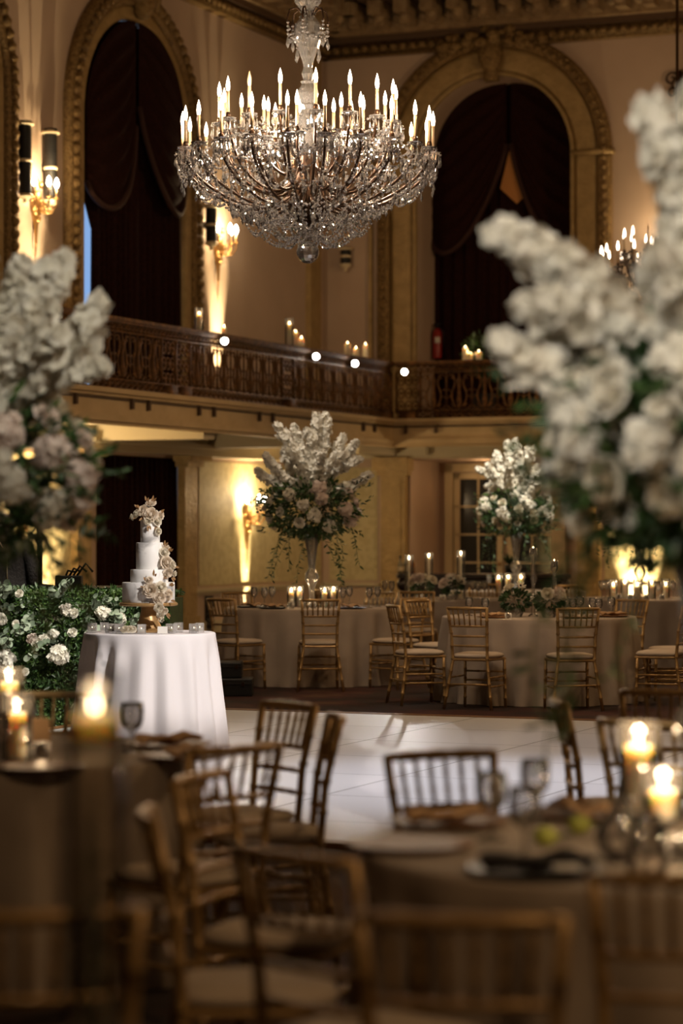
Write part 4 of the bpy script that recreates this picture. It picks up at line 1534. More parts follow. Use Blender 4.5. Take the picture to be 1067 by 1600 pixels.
def arrangement(loc, label, rz=0.0, seed=1, group='tall white flower arrangements', n=32, bs=1.0, top=False, br=1.0, tips=None):
    random.seed(seed)
    root = empty('flower_arrangement', loc, rz)
    tag(root, label, 'flowers', group)
    O = Vector((0, 0, .40))
    for i, t in enumerate(tips or TIPS):
        d = Vector(t)+Vector((0, 0, .10))+rnd_dir()*.03
        Ln = d.length
        k = i % 4
        base = (.55, .48, .60, .42)[k]
        ln = min(.60, Ln*.86)
        m = look_mtx(O+d*(1-ln/Ln), d, random.uniform(0, 6), 1.0) @ Matrix.Diagonal((1, 1, ln/base, 1))
        inst('blossom_stem', spk_me[k], root, m)
    mb = MB()
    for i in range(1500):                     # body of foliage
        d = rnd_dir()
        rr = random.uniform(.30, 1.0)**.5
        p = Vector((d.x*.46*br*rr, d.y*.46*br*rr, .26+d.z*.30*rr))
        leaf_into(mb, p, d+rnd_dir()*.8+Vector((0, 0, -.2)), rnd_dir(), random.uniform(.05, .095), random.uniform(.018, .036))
    for i in range(60):
        a = random.uniform(0, 6.28)
        r0 = random.uniform(.38, .50)*br
        p0 = Vector((r0*cos(a), r0*sin(a), random.uniform(.02, .5)))
        d = Vector((cos(a), sin(a), random.uniform(-.5, .6)))
        for k in range(7):
            leaf_into(mb, p0+d*.022*k, d+rnd_dir()*.9, rnd_dir(), .05, .02)
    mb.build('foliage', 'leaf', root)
    mb = MB()
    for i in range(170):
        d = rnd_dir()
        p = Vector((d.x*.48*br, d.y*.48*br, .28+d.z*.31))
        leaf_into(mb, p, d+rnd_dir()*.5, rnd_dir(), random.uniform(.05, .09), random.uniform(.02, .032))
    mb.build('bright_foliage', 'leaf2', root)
    kinds = ['cream', 'white', 'carnation', 'anemone', 'white', 'blush', 'cream', 'hydrangea']
    for i in range(n):
        z = .72-1.35*(i+.5)/n
        a = i*2.39996+random.uniform(-.2, .2)
        r = math.sqrt(max(0, 1-z*z))
        d = Vector((r*cos(a), r*sin(a), z))
        p = Vector((d.x*.47*br, d.y*.47*br, .27+d.z*.31))
        bloom(root, 'hydrangea' if top and z > -.25 and i % 2 else kinds[i % 8], p, d+Vector((0, 0, .15)), bs*random.uniform(.85, 1.15))
    for i in range(11):
        a = 2*PI*i/11+random.uniform(-.2, .2)
        st, lf = vine_mesh(random.uniform(.28, .62), random.uniform(.10, .26))
        vo = st.build('trailing_vine', 'stem', root)
        lo = lf.build('vine_leaves', 'leaf', vo)
        vo.location = (.26*cos(a), .26*sin(a), .04)
        vo.rotation_euler = (0, 0, a)
    return root
def tall_vase(T, label, h=.76, dx=0, dy=0):
    p = Vector((T.x+dx, T.y+dy, TZ+.001))
    mb = MB().lathe([(.001, .004), (.075, .004), (.078, .012), (.045, .05), (.028, .12), (.030, .19), (.045, .235), (.068, .28), (.074, .315), (.066, .35), (.042, .385),
                     (.036, .41), (.040, .46), (.055, .58), (.075, .69), (.094, h), (.088, h), (.068, .69), (.048, .58), (.034, .46), (.03, .41), (.001, .40)], 22, caps=False)
    o = mb.build('flower_vase', 'vase', loc=p)
    tag(o, label, 'vase', 'tall trumpet vases')
    return p+Vector((0, 0, h))
random.seed(31)
TIPS_A = [(-.51, 0, .32), (-.37, -.08, .28), (-.30, .05, .10), (-.55, -.05, .03), (-.45, -.10, .14), (-.17, .02, .66), (-.06, -.05, .67), (-.09, .1, .50), (-.04, -.2, .30), (-.40, .1, .06),
          (.08, .0, .64), (.22, .05, .55), (.38, .0, .42), (.50, -.05, .22), (.55, .1, .05), (.1, -.38, .30), (-.15, -.34, .22), (.3, -.3, .25), (-.1, .38, .28), (.3, .32, .3)]
TIPS_B = [(.40, 0, .56), (.30, -.08, .52), (.18, .05, .56), (.47, -.05, .36), (.50, .02, .18), (.27, -.15, .36), (.10, -.1, .60), (.36, -.2, .22), (.2, -.3, .26), (.0, 0, .62), (.06, -.36, .34),
          (-.16, .02, .60), (-.34, 0, .5), (-.5, .05, .22), (-.3, -.3, .28), (.3, .3, .34), (-.1, .38, .34), (.42, .2, .28)]
vm = tall_vase(M_, 'tall clear trumpet vase with a round knob on the table by the lit wall')
arrangement(vm, 'tall arrangement of white blossom stems over pink roses in front of the lit wall', 0, 41)
vp = tall_vase(P_, 'slim clear trumpet vase on the far table before the dark bar')
arrangement(vp, 'tall arrangement of bright white flowers above the dark bar', 2.1, 42, n=50, bs=1.0, top=True)
vq = tall_vase(Q_, 'silvery trumpet vase against the brightest patch of wall')
arrangement(vq, 'dark leafy arrangement with trailing vines against the brightest patch of wall', 4.0, 43)
va = tall_vase(A_, 'trumpet vase on the nearest blurred table, cut off by the picture edge')
arrangement(va, 'huge blurred arrangement of white flowers hanging over the nearest table', 0, 44, n=74, bs=1.05, top=True, br=.78, tips=TIPS_A)
vb = tall_vase(B_, 'trumpet vase on the cut-off blurred table')
arrangement(vb, 'big blurred arrangement of white flowers before the balcony, cut off by the picture edge', 0, 45, n=46, bs=1.0, br=.95, tips=TIPS_B)

# ------------------------------------------------------------------ candles and glass
def flame_mb(h=.035, r=.0065):
    return MB().lathe([(.0005, 0), (r*.7, h*.12), (r, h*.3), (r*.8, h*.52), (r*.4, h*.78), (.0003, h)], 8)
fl_me = me_of(flame_mb(), 'flame', 'flame')
GLOW = [0]
def pillar(p, r, h, label, group, lit=True, glow=0.0, fs=1.0, cat='candle', name='pillar_candle'):
    root = empty(name, p)
    tag(root, label, cat, group)
    MB().lathe([(.001, 0), (r*.97, 0), (r, .004), (r, h-.004), (r*.94, h), (r*.8, h-.002), (.001, h-.006)], 18).build('wax', 'wax' if lit else 'wax_plain', root)
    MB().tube([(0, 0, h-.006), (0, 0, h+.008)], .0012, 5).build('wick', 'wick', root)
    if lit:
        o = inst('flame', fl_me, root, Matrix.Translation((0, 0, h+.003)) @ Matrix.Scale(fs, 4))
        if glow: lamp('POINT', (0, 0, h+.03), glow, (1, .70, .40), .015, parent=root)
    return root
def cyl_glass(p, r, h, label, group, name='glass_cylinder', m='glass'):
    o = MB().lathe([(.001, 0), (r, 0), (r, h), (r-.003, h), (r-.003, .004), (.001, .004)], 22, caps=False).build(name, m, loc=p)
    tag(o, label, 'candle glass', group)
    return sharp(o, 50)
def hurricane(p, r, h, cr, ch, what, group, glow=0.0, fs=1.35, name='pillar_candle'):
    c = pillar(p+Vector((0, 0, .006)), cr, ch, 'lit '+what, group, True, glow, fs, name=name)
    cyl_glass(p+Vector((0, 0, .001)), r, h, 'clear glass cylinder around the '+what, group+' in glass')
    return c
def votive(p, label, group, r=.030, h=.065, square=False, glow=0.0, fs=.8):
    root = empty('votive_candle', p+Vector((0, 0, .0015)))
    tag(root, label, 'votive candle', group)
    mb = MB()
    n = 4 if square else 16
    k = 1.41 if square else 1
    mb.lathe([(.001, 0), (r*k, 0), (r*k, h), ((r-.004)*k, h), ((r-.004)*k, .012), (.001, .012)], n, caps=False)
    o = mb.build('glass_cup', 'votive_glass' if square else 'goblet', root, smooth=not square)
    MB().lathe([(.001, .013), (r*.78, .013), (r*.78, h*.52), (.001, h*.50)], 14).build('wax', 'wax', root)
    inst('flame', fl_me, root, Matrix.Translation((0, 0, h*.5)) @ Matrix.Scale(fs, 4))
    if glow: lamp('POINT', (0, 0, h*.5+.03), glow, (1, .70, .40), .012, parent=root)
    root.rotation_euler = (0, 0, random.uniform(.3, 1.1))
    return root
gob = me_of(MB().lathe([(.001, 0), (.036, 0), (.034, .005), (.008, .012), (.005, .03), (.006, .065), (.012, .078), (.032, .092), (.040, .115), (.042, .15), (.038, .18),
                        (.035, .18), (.038, .15), (.036, .115), (.028, .096), (.001, .086)], 18, caps=False), 'goblet', 'goblet')
flu = me_of(MB().lathe([(.001, 0), (.034, 0), (.032, .005), (.006, .012), (.004, .05), (.005, .09), (.020, .11), (.034, .14), (.036, .17), (.031, .21),
                        (.029, .21), (.033, .17), (.031, .14), (.018, .114), (.001, .10)], 16, caps=False), 'wine_glass', 'goblet')
def glass(px, D, label, group, kind='wine_glass', z=TZ, s=1.0):
    o = bpy.data.objects.new(kind, flu if kind == 'wine_glass' else gob)
    COL.objects.link(o)
    o.location = G(px, D, z+.0015)
    o.scale = (s, s, s)
    tag(o, label, 'glass', group)
    return o
def on(py, z=TZ): return (HC-z)*FPX/(py-HZ)      # depth of a point at height z seen at row py
def plate_set(p, rz, label, nlabel, dark=False, nap='napkin'):
    root = empty('charger_plate', p, rz)
    tag(root, label, 'plate', 'charger plates')
    MB().lathe([(.001, .0015), (.11, .0015), (.165, .014), (.163, .018), (.11, .006), (.001, .006)], 32).build('rim_plate', 'dark_plate' if dark else 'plate', root)
    if nlabel:
        mb = MB()
        rows = []
        for i in range(9):
            t = i/8
            w = .05+.02*sin(7*t)
            rows.append([(-.13+.26*t, -w+2*w*j/6, .022+.012*sin(3*t+j*1.3)+.008*sin(9*t)) for j in range(7)])
        mb.grid(rows)
        o = mb.build('folded_napkin', nap, loc=p)
        sd = o.modifiers.new('solid', 'SOLIDIFY')
        sd.thickness = .010
        o.rotation_euler = (0, 0, rz+.5)
        o.location = p+Vector((0, 0, .004))
        tag(o, nlabel, 'napkin', 'cloth napkins')
    return root

# nearest table
g = 'glassware on the nearest blurred table'
glass(768, 6.62, 'cut-glass goblet on the nearest table, standing before the pale dance floor', g, 'goblet')
glass(836, 7.0, 'tallest-standing cut-glass goblet on the nearest table, farthest back', g, 'goblet')
glass(820, 6.25, 'cut-glass goblet in front of the other two on the nearest table', g, 'goblet')
g = 'candles on the nearest blurred table'
hurricane(G(998, 6.75, TZ), .055, .30, .037, .235, 'tall pillar candle on the nearest table', g, 2.2, 1.0)
pb = G(1036, 6.3, TZ)
mb = MB().lathe([(.001, 0), (.05, 0), (.05, .006), (.012, .02), (.010, .07), (.045, .085), (.045, .09), (.001, .09)], 16)
tag(mb.build('candle_holder', 'black', loc=pb+Vector((0, 0, .0015))), 'black candle holder under the short pillar candle on the nearest table', 'candle holder')
hurricane(pb+Vector((0, 0, .092)), .052, .13, .036, .070, 'short pillar candle raised on a black holder', g, 2.0, 1.0)
votive(G(1062, 6.15, TZ), 'glowing votive candle at the picture edge on the nearest table', g, .032, .07, glow=1.2)
votive(G(1015, 6.95, TZ), 'votive candle behind the pillar candles on the nearest table', g, .032, .07, glow=.8)
mb = MB().lathe([(.001, 0), (.03, 0), (.06, .03), (.068, .065), (.055, .10), (.03, .125), (.028, .15), (.034, .16), (.030, .158), (.025, .14), (.05, .10), (.062, .065), (.055, .03), (.001, .006)], 20, caps=False)
tag(mb.build('bud_vase', 'goblet', loc=G(972, 6.2, TZ+.0015)), 'round clear bud vase with highlights on the nearest table', 'vase')
mb = MB().lathe([(.001, 0), (.05, 0), (.045, .06), (.03, .1), (.035, .14), (.032, .14), (.027, .1), (.042, .06), (.001, .006)], 18, caps=False)
tag(mb.build('glass_carafe', 'goblet', loc=G(1010, 6.0, TZ+.0015)), 'small clear carafe below the pillar candles on the nearest table', 'vase')
for px, D, lab in ((852, 6.5, 'yellow-green lime beside the goblets on the nearest table'), (905, 6.75, 'yellow-green lime farther along the nearest table')):
    mb = MB().sphere((0, 0, .026), .026, 14, 10, (1.2, 1, 1))
    mb.sphere((.032, 0, .026), .006, 6, 5)
    o = mb.build('lime', 'lime', loc=G(px, D, TZ+.002))
    tag(o, lab, 'fruit', 'limes on the nearest table')
    lf = MB()
    for k in range(4): leaf_into(lf, (.03*cos(k*2), .02*sin(k*2), .02), (cos(k*2), sin(k*2), .2), (0, 0, 1), .05, .025)
    lf.build('leaf', 'leaf2', o)
plate_set(G(700, 6.95, TZ+.001), .3, 'brown wooden charger plate farthest left on the nearest table', 'tan napkin on the leftmost charger of the nearest table')
plate_set(G(905, 7.15, TZ+.001), 1.2, 'brown wooden charger plate at the far rim of the nearest table', 'tan napkin on the far-rim charger of the nearest table')
plate_set(G(640, 6.45, TZ+.001), .9, 'brown charger plate at the rim nearest the diagonal chair', None)
plate_set(G(835, 5.98, TZ+.001), .1, 'charcoal plate at the front of the nearest table', 'charcoal napkin on the dark plate', True, 'black_cloth')
mb = MB()
mb.box((0, 0, .004), (.06, .09, .006))
o = bevel(mb.build('place_card', 'white', loc=G(885, 5.92, TZ+.022), smooth=False), .002)
tag(o, 'small ivory place card beside the charcoal plate', 'card')
# cut-off table
g = 'candles on the cut-off table'
hurricane(G(14, 9.35, TZ), .055, .30, .036, .245, 'tall pillar candle at the picture edge on the cut-off table', g, 1.2, 1.0)
hurricane(G(26, 8.9, TZ), .055, .24, .040, .165, 'shorter pillar candle on the cut-off table', g, 1.0, 1.0)
votive(G(64, 8.85, TZ), 'glowing votive candle in front of the pillar candles on the cut-off table', g, .032, .07, glow=.4)
mb = MB().box((0, 0, .065), (.085, .06, .13))
o = bevel(mb.build('menu_box', 'napkin', loc=G(58, 9.15, TZ+.0015), smooth=False), .006)
o.rotation_euler.z = .35
tag(o, 'pale upright box beside the votive on the cut-off table', 'box')
glass(207, 9.25, 'cut-glass goblet on the cut-off table before the white cake cloth', 'glassware on the cut-off table', 'goblet')
glass(-2, 8.75, 'cut-glass goblet in the picture corner on the cut-off table', 'glassware on the cut-off table', 'goblet')
glass(40, 9.6, 'cut-glass goblet behind the pillar candles on the cut-off table', 'glassware on the cut-off table', 'goblet')
plate_set(G(262, 9.45, TZ+.001), .4, 'brown charger plate at the rim of the cut-off table nearest the cake', 'tan napkin on the charger nearest the cake')
plate_set(G(288, 8.95, TZ+.001), 1.0, 'brown charger plate beside the chair at the cut-off table', 'tan napkin on the charger beside the cut-off table chair')
plate_set(G(60, 8.55, TZ+.001), 2.0, 'brown charger plate at the front rim of the cut-off table', None)
# tall cylinder with a floating candle, very close
p = G(148, 3.96, TZ+.001)
hz = .60
cyl_glass(p, .046, hz, 'tall blurred glass cylinder with a floating candle, very close in the lower corner', 'tall candle cylinder', 'glass_cylinder', 'glass_clear')
mb = MB().lathe([(.001, .006), (.0425, .006), (.0425, hz-.10), (.001, hz-.10)], 20)
tag(sharp(mb.build('water', 'water', loc=p), 50), 'water filling the tall close glass cylinder', 'water')
root = pillar(p+Vector((0, 0, hz-.115)), .036, .045, 'floating candle glowing as one big bright disc of light', 'floating candle', True, .25, .62, name='floating_candle')
root = empty('submerged_flowers', p+Vector((0, 0, .01)))
tag(root, 'white petals and green stems under water in the tall close cylinder', 'flowers')
random.seed(77)
mb = MB()
for k in range(5): mb.tube([(.02*cos(k), .02*sin(k), .01), (.015*cos(k+1), .015*sin(k+1), .2+.05*k)], .003, 5)
for k in range(16): leaf_into(mb, (.01*cos(k), .01*sin(k), .02+.018*k), rnd_dir(), rnd_dir(), .03, .015)
mb.build('stems', 'stem', root)
for k in range(3): bloom(root, 'white', (.008*cos(k*2), .008*sin(k*2), .05+.07*k), (cos(k*2), sin(k*2), .4), .5)

# middle table
g = 'pillar candles on the table by the lit wall'
for i, px in enumerate((455, 468, 507, 521)):
    hurricane(G(px, 26.1+.1*(i % 2), TZ), .045, .22, .034, .15+.008*(i % 2), '%s pillar candle from the sconce on the middle table' % ORD[i], g, .9)
g = 'votives on the table by the lit wall'
for i, px in enumerate((455, 478, 489, 512)):
    votive(G(px, 25.7, TZ), '%s small votive from the wall sconce on the table by the lit wall' % ORD[i], g, glow=.35)
g = 'wine glasses on the table by the lit wall'
for i, (px, D) in enumerate(((397, 26.1), (413, 25.9), (425, 26.3), (536, 25.9), (546, 26.4), (577, 25.9), (590, 26.3))):
    glass(px, D, '%s wine glass from the wall sconce on the table by the lit wall' % ORD[i], g)
for px, D, l1, l2 in ((426, 25.6, 'dark charger at the front of the table by the lit wall', 'tan napkin at the front of the table by the lit wall'),
                      (548, 25.6, 'dark charger near the trailing vines on the table by the lit wall', 'tan napkin near the trailing vines on the table by the lit wall'),
                      (392, 26.0, 'dark charger at the end of the middle table nearest the cake', 'tan napkin at the end of the middle table nearest the cake')):
    plate_set(G(px, D, TZ+.001), px*.1, l1, l2, True)
# table with the three tapers and low anemones
g = 'taper candles in glass before the bar'
for i, (px, D, h) in enumerate(((639, 29.0, .45), (670, 29.6, .47), (720, 29.2, .50))):
    hurricane(G(px, D, TZ), .05, h+.06, .011, h, 'slim taper candle, %s from the gold pilaster, before the bar' % ORD[i], g, .9, name='taper_candle')
def low_flowers(p, label, seed, n=12, w=.2):
    random.seed(seed)
    root = empty('low_flower_arrangement', p)
    tag(root, label, 'flowers', 'low white anemone arrangements')
    sharp(MB().lathe([(.001, 0), (.055, 0), (.075, .05), (.07, .08), (.066, .08), (.07, .05), (.001, .01)], 16, caps=False).build('bowl', 'vase', root))
    mb = MB()
    for i in range(220):
        d = rnd_dir()
        leaf_into(mb, (d.x*w*.8, d.y*w*.6, .15+d.z*.07), d+rnd_dir()*.5, rnd_dir(), .06, .026)
    mb.build('foliage', 'leaf', root)
    for i in range(n):
        a = random.uniform(0, 6.28)
        r = random.uniform(.3, 1)
        d = Vector((cos(a)*r, sin(a)*r, .75))
        bloom(root, ('anemone', 'cream', 'anemone', 'blush')[i % 4], (w*r*cos(a), w*.7*r*sin(a), .17+.10*(1-r)+random.uniform(-.02, .05)), d+Vector((0, -.5, 0)), 1.0)
    return root
low_flowers(G(659, 28.75, TZ+.0015), 'low bowl of white anemones between the taper candles', 51, 12, .13)
low_flowers(G(706, 28.8, TZ+.0015), 'second low bowl of white anemones, beside the tallest taper', 52, 12, .12)
g = 'wine glasses on the table with tapers'
for i, (px, D) in enumerate(((728, 28.9), (738, 29.2), (747, 28.9), (757, 29.2), (601, 29.3), (612, 29.0))):
    glass(px, D, 'wine glass on the taper table, %s' % ('%s from the tallest taper' % ORD[i] if i < 4 else ('outer one beside the gold pilaster', 'inner one beside the gold pilaster')[i-4]), g)
votive(G(691, 28.5, TZ), 'small votive in front of the low anemones', 'votives before the bar', glow=.4)
votive(G(655, 28.5, TZ), 'small votive beside the bowl of anemones', 'votives before the bar', glow=.4)
# far table before the bar
g = 'pillar candles before the bar'
for i, px in enumerate((779, 794, 814)):
    hurricane(G(px, 32.45+.1*i, TZ), .05, .24, .036, .16, 'pillar candle, %s from the french door, on the far table' % ORD[i], g, .9)
glass(764, 32.9, 'wine glass on the far table beside the dark bar', 'glasses on the far table')
glass(834, 32.6, 'wine glass on the far table behind the crystal candlesticks', 'glasses on the far table')
# table across the dance floor
g = 'crystal candlesticks across the dance floor'
for px, D, h, lab in ((833, 23.4, .56, 'taller crystal candlestick with votive on the table across the dance floor'), (866, 23.6, .44, 'shorter crystal candlestick with votive on the table across the dance floor')):
    root = empty('crystal_candlestick', G(px, D, TZ+.0015))
    tag(root, lab, 'candlestick', g)
    MB().lathe([(.001, 0), (.05, 0), (.045, .012), (.018, .03), (.022, .06), (.014, .10), (.020, .14), (.014, .2), (.018, h-.1), (.012, h-.04), (.035, h-.01), (.035, h), (.001, h)], 12).build('stem', 'goblet', root)
    MB().lathe([(.001, h), (.036, h), (.036, h+.075), (.032, h+.075), (.032, h+.01), (.001, h+.01)], 16, caps=False).build('glass_cup', 'glass', root)
    MB().lathe([(.001, h+.011), (.030, h+.011), (.030, h+.035), (.001, h+.034)], 14).build('wax', 'wax', root)
    inst('flame', fl_me, root, Matrix.Translation((0, 0, h+.035)) @ Matrix.Scale(1.5, 4))
    lamp('POINT', (0, 0, h+.06), .8, (1, .62, .28), .012, parent=root)
low_flowers(G(858, 23.1, TZ+.0015), 'white anemones with black centres on the table across the dance floor', 53, 10, .13)
low_flowers(G(806, 23.3, TZ+.0015), 'dark greenery bowl beneath the hanging vine', 54, 3, .14)
g = 'glasses on the table across the dance floor'
for i, (px, D, lab) in enumerate(((733, 23.6, 'goblet beside the lone chair back, outermost on the table across the floor'), (758, 23.3, 'goblet next to the outermost one across the floor'),
                       (895, 23.2, 'goblet just behind the anemones across the floor'), (926, 23.5, 'goblet before the dark chair across the floor'), (935, 23.1, 'front goblet near the dark chair across the floor'),
                       (906, 24.0, 'farthest goblet on the table across the floor'), (884, 23.9, 'goblet behind the shorter crystal candlestick'), (955, 23.7, 'goblet nearest the table rim at the picture edge side'))):
    glass(px, D, lab, g, 'goblet', s=.95)
for px, D, rz, l1, l2 in ((772, 23.0, .4, 'brown charger near the outer goblets across the floor', 'tan napkin near the outer goblets across the floor'),
                          (905, 22.95, 1.0, 'brown charger beside the anemones across the floor', None),
                          (958, 23.25, .2, 'brown charger at the rim towards the picture edge across the floor', 'pale napkin at the rim towards the picture edge across the floor')):
    plate_set(G(px, D, TZ+.001), rz, l1, l2)
votive(G(794, 22.78, TZ), 'glowing votive on the tan napkin side of the table across the floor', 'votives across the dance floor', .03, .05, glow=.6)
votive(G(912, 23.6, TZ), 'votive among the goblets of the table across the floor', 'votives across the dance floor', .03, .06, glow=.5)
# table with the silvery vase
g = 'pillar candles round the silvery vase'
for i, (px, D) in enumerate(((958, 29.2), (976, 29.6), (996, 29.2), (1018, 29.1), (1040, 29.5))):
    hurricane(G(px, D, TZ), .048, .23, .036, .14+.02*(i % 2), 'pillar candle, %s from the dark chair, round the silvery vase' % ORD[i], g, .9)
g = 'glasses round the silvery vase'
for i, (px, D) in enumerate(((940, 29.3), (948, 29.7), (1028, 28.9), (1052, 29.2))):
    glass(px, D, 'wine glass, %s from the dark chair, by the silvery vase' % ORD[i], g)
g = 'votives round the silvery vase'
for i, (px, D) in enumerate(((967, 28.8), (985, 28.7), (1010, 28.7), (1034, 28.8))):
    votive(G(px, D, TZ), 'small votive, %s from the dark chair, before the silvery vase' % ORD[i], g, glow=.4)

# candles on the balcony rail
HT = ZB+.891
def rail_candle(px, first, h, r, label, lit, off=0.0, jar=False, fs=1.0):
    if first:                                   # long balustrade
        k = (px-533.5)/FPX
        s = (RC.x-k*RC.y)/(sn-k*cs)
        p = RC-V*s+U*off
    else:
        k = (px-533.5)/FPX
        s = (k*RC.y-RC.x)/(cs+k*sn)
        p = RC+U*s-V*off
    p = Vector((p.x, p.y, HT))
    pillar(p, r, h, label, 'candles on the balcony handrail', lit, .9 if lit else 0, fs)
    if jar: cyl_glass(p-Vector((0, 0, 0)), r+.02, h+.09, 'glass cylinder around the '+label[4:] if label.startswith('lit ') else 'glass around '+label, 'balcony candle glasses')
rail_candle(311, True, .21, .036, 'lit pillar candle standing alone on the balcony rail beside the sconce glow', True, jar=True)
rail_candle(350, True, .10, .035, 'short amber candle alone on the balcony rail below the chandelier', True)
rail_candle(452, True, .30, .040, 'lit pillar candle, tallest of the trio on the balcony rail', True, jar=True)
rail_candle(462, True, .20, .042, 'lit pillar candle of middle height in the balcony rail trio', True)
rail_candle(471, True, .13, .042, 'short pillar candle beside the balcony rail trio', True)
rail_candle(543, True, .17, .05, 'squat pillar candle, first of three near the rail corner', True)
rail_candle(556, True, .12, .045, 'lit short pillar candle, middle of three near the rail corner', True)
rail_candle(571, True, .20, .045, 'lit pillar candle, closest of three to the rail corner', True)
rail_candle(727, False, .19, .045, 'lit amber pillar candle, tallest of three below the far arch', True)
rail_candle(735, False, .10, .040, 'short amber pillar candle, middle of three below the far arch', True, fs=.6)
rail_candle(748, False, .12, .05, 'lit squat amber candle, last of three below the far arch', True)

# small spotlights clamped to the rail
for px, py, first, aim, e, lab in ((336, 533, True, (1.2, 15.5, 0), 60, 'small round spotlight on the balcony rail, farthest from the corner'),
                                   (480, 557, True, (1.6, 17.5, 0), 60, 'small round spotlight on the balcony rail above the tall arrangement'),
                                   (541, 568, True, (1.4, 19.0, 0), 40, 'small round spotlight on the long rail nearest the corner'),
                                   (637, 581, False, (.62, 20.4, 0), 130, 'brightest small round spotlight, on the far rail beside the corner')):
    k = (px-533.5)/FPX
    if first:
        s = (RC.x-k*RC.y)/(sn-k*cs)
        p = RC-V*s+U*.14
    else:
        s = (k*RC.y-RC.x)/(cs+k*sn)
        p = RC+U*s-V*.14
    p = Vector((p.x, p.y, zat(py, p.y)))
    root = empty('rail_spotlight', p)
    tag(root, lab, 'spotlight', 'rail spotlights')
    d = (Vector((0, 0, HC))-p).normalized()
    q = d.to_track_quat('Z', 'Y').to_matrix().to_4x4()
    hs = MB()
    hs.merge(MB().lathe([(.001, -.085), (.03, -.08), (.048, -.03), (.052, .0), (.048, .002), (.044, -.02)], 16, caps=False), q)
    hs.build('housing', 'black', root)
    ln = MB()
    ln.merge(MB().lathe([(.001, .004), (.03, .002), (.046, -.004)], 16, caps=False), q)
    ln.build('lens', 'lens', root)
    mb = MB()
    a = -(V*.0+U*.14) if first else V*.14
    mb.tube([Vector((0, 0, 0)), Vector((a.x*.6, a.y*.6, -.03)), Vector((a.x*.7, a.y*.7, 0))], .012, 6)
    mb.build('clamp', 'black', root)
    lamp('SPOT', (d.x*.02, d.y*.02, .01), e, (1, .96, .9), .02, aim=None, cone=5 if px == 637 else 16, blend=1.0 if px == 637 else .5, parent=root).rotation_euler = (Vector(aim)-p).to_track_quat('-Z', 'Y').to_euler()
# fire extinguisher on the jamb of the far arch, plant behind the rail
t0 = ft(679, -.5)
p = FW(t0, ZB, -.62)
root = empty('fire_extinguisher', Vector((p.x, p.y, zat(560, p.y))))
tag(root, 'red fire extinguisher hanging inside the far arch above the balcony rail', 'fire extinguisher')
MB().lathe([(.001, 0), (.075, 0), (.08, .02), (.08, .42), (.05, .48), (.025, .5)], 16).build('tank', 'red', root)
mb = MB()
mb.box((0, 0, .53), (.05, .05, .06))
mb.tube([(-.06, 0, .56), (.08, 0, .58)], .012, 6)
mb.tube([(.03, 0, .53), (.10, .0, .45), (.10, 0, .2)], .012, 6)
mb.build('valve', 'black', root)
MB().box((0, -.078, .3), (.09, .01, .1)).build('paper_label', 'white', root)
mb = MB()
mb.box((0, .09, .25), (.06, .06, .2))
mb.build('bracket', 'black', root)
root = empty('potted_plant', Vector((0, 0, 0)))
tag(root, 'dark round bush behind the amber candles below the far arch', 'plant')
pp = RC+U*((738-533.5)/FPX*39-RC.x)/cs+V*.5
root.location = (pp.x, pp.y, ZB)
MB().lathe([(.001, 0), (.16, 0), (.2, .38), (.18, .40), (.001, .36)], 16).build('pot', 'black', root)
random.seed(61)
mb = MB()
for i in range(420):
    d = rnd_dir()
    leaf_into(mb, Vector((0, 0, .98))+d*.36*random.uniform(.4, 1), d+rnd_dir()*.6, rnd_dir(), .1, .04)
mb.tube([(0, 0, .36), (0, 0, .95)], .02, 6)
mb.build('foliage', 'leaf', root)

# ------------------------------------------------------------------ cake on its table
random.seed(71)
CZ = .846
cp = G(232, 18.3, CZ+.0015)
root = empty('cake_stand', cp)
tag(root, 'wood and gold pedestal stand under the wedding cake', 'cake stand')
sharp(MB().lathe([(.001, 0), (.135, 0), (.14, .012), (.10, .03), (.07, .09), (.055, .15), (.052, .18), (.06, .19), (.001, .19)], 26).build('pedestal', 'stand', root))
sharp(MB().lathe([(.001, .19), (.205, .19), (.212, .196), (.212, .208), (.205, .214), (.001, .214)], 36).build('plate', 'stand', root))
kp = cp+Vector((0, 0, .215))
root = empty('wedding_cake', kp)
tag(root, 'four-tier white marbled wedding cake with ivory flower clusters', 'cake')
z = 0
TI = ((.190, .145), (.137, .093), (.098, .195), (.070, .165))
offs = (0.0, .006, .008, .012)
for (r, h), ox in zip(TI, offs):
    mb = MB().lathe([(.001, z), (r-.002, z), (r, z+.003), (r+.001, z+h*.5), (r, z+h-.004), (r-.004, z+h), (.001, z+h)], 48, (ox, 0, 0))
    sharp(mb.build('cake_tier', 'icing', root), 50)
    z += h
peach_rose = me_of(rose_mesh(.05), 'bloom', 'peach')
ivory_rose = me_of(rose_mesh(.05), 'bloom', 'petal2')
def spray(name, blooms, leaves, lw=.017):
    mb = MB()
    for (x, y, zz, dx, dz) in leaves:
        leaf_into(mb, (x, y, zz), (dx, -.2, dz), (0, -1, .3), random.uniform(.038, .055), lw)
        leaf_into(mb, (x+.01, y, zz), (dx+.4, -.5, dz-.2), (0, -1, .3), random.uniform(.028, .042), lw)
    fo = mb.build(name, 'bronze_leaf', root)
    for (x, y, zz, sc, ax, pk) in blooms:
        o = bpy.data.objects.new('bloom', peach_rose if pk else ivory_rose)
        COL.objects.link(o)
        o.parent = fo
        o.matrix_local = look_mtx((x, y, zz), ax, random.uniform(0, 6), sc*.86)
    return fo
H = z
fr = lambda *a: a
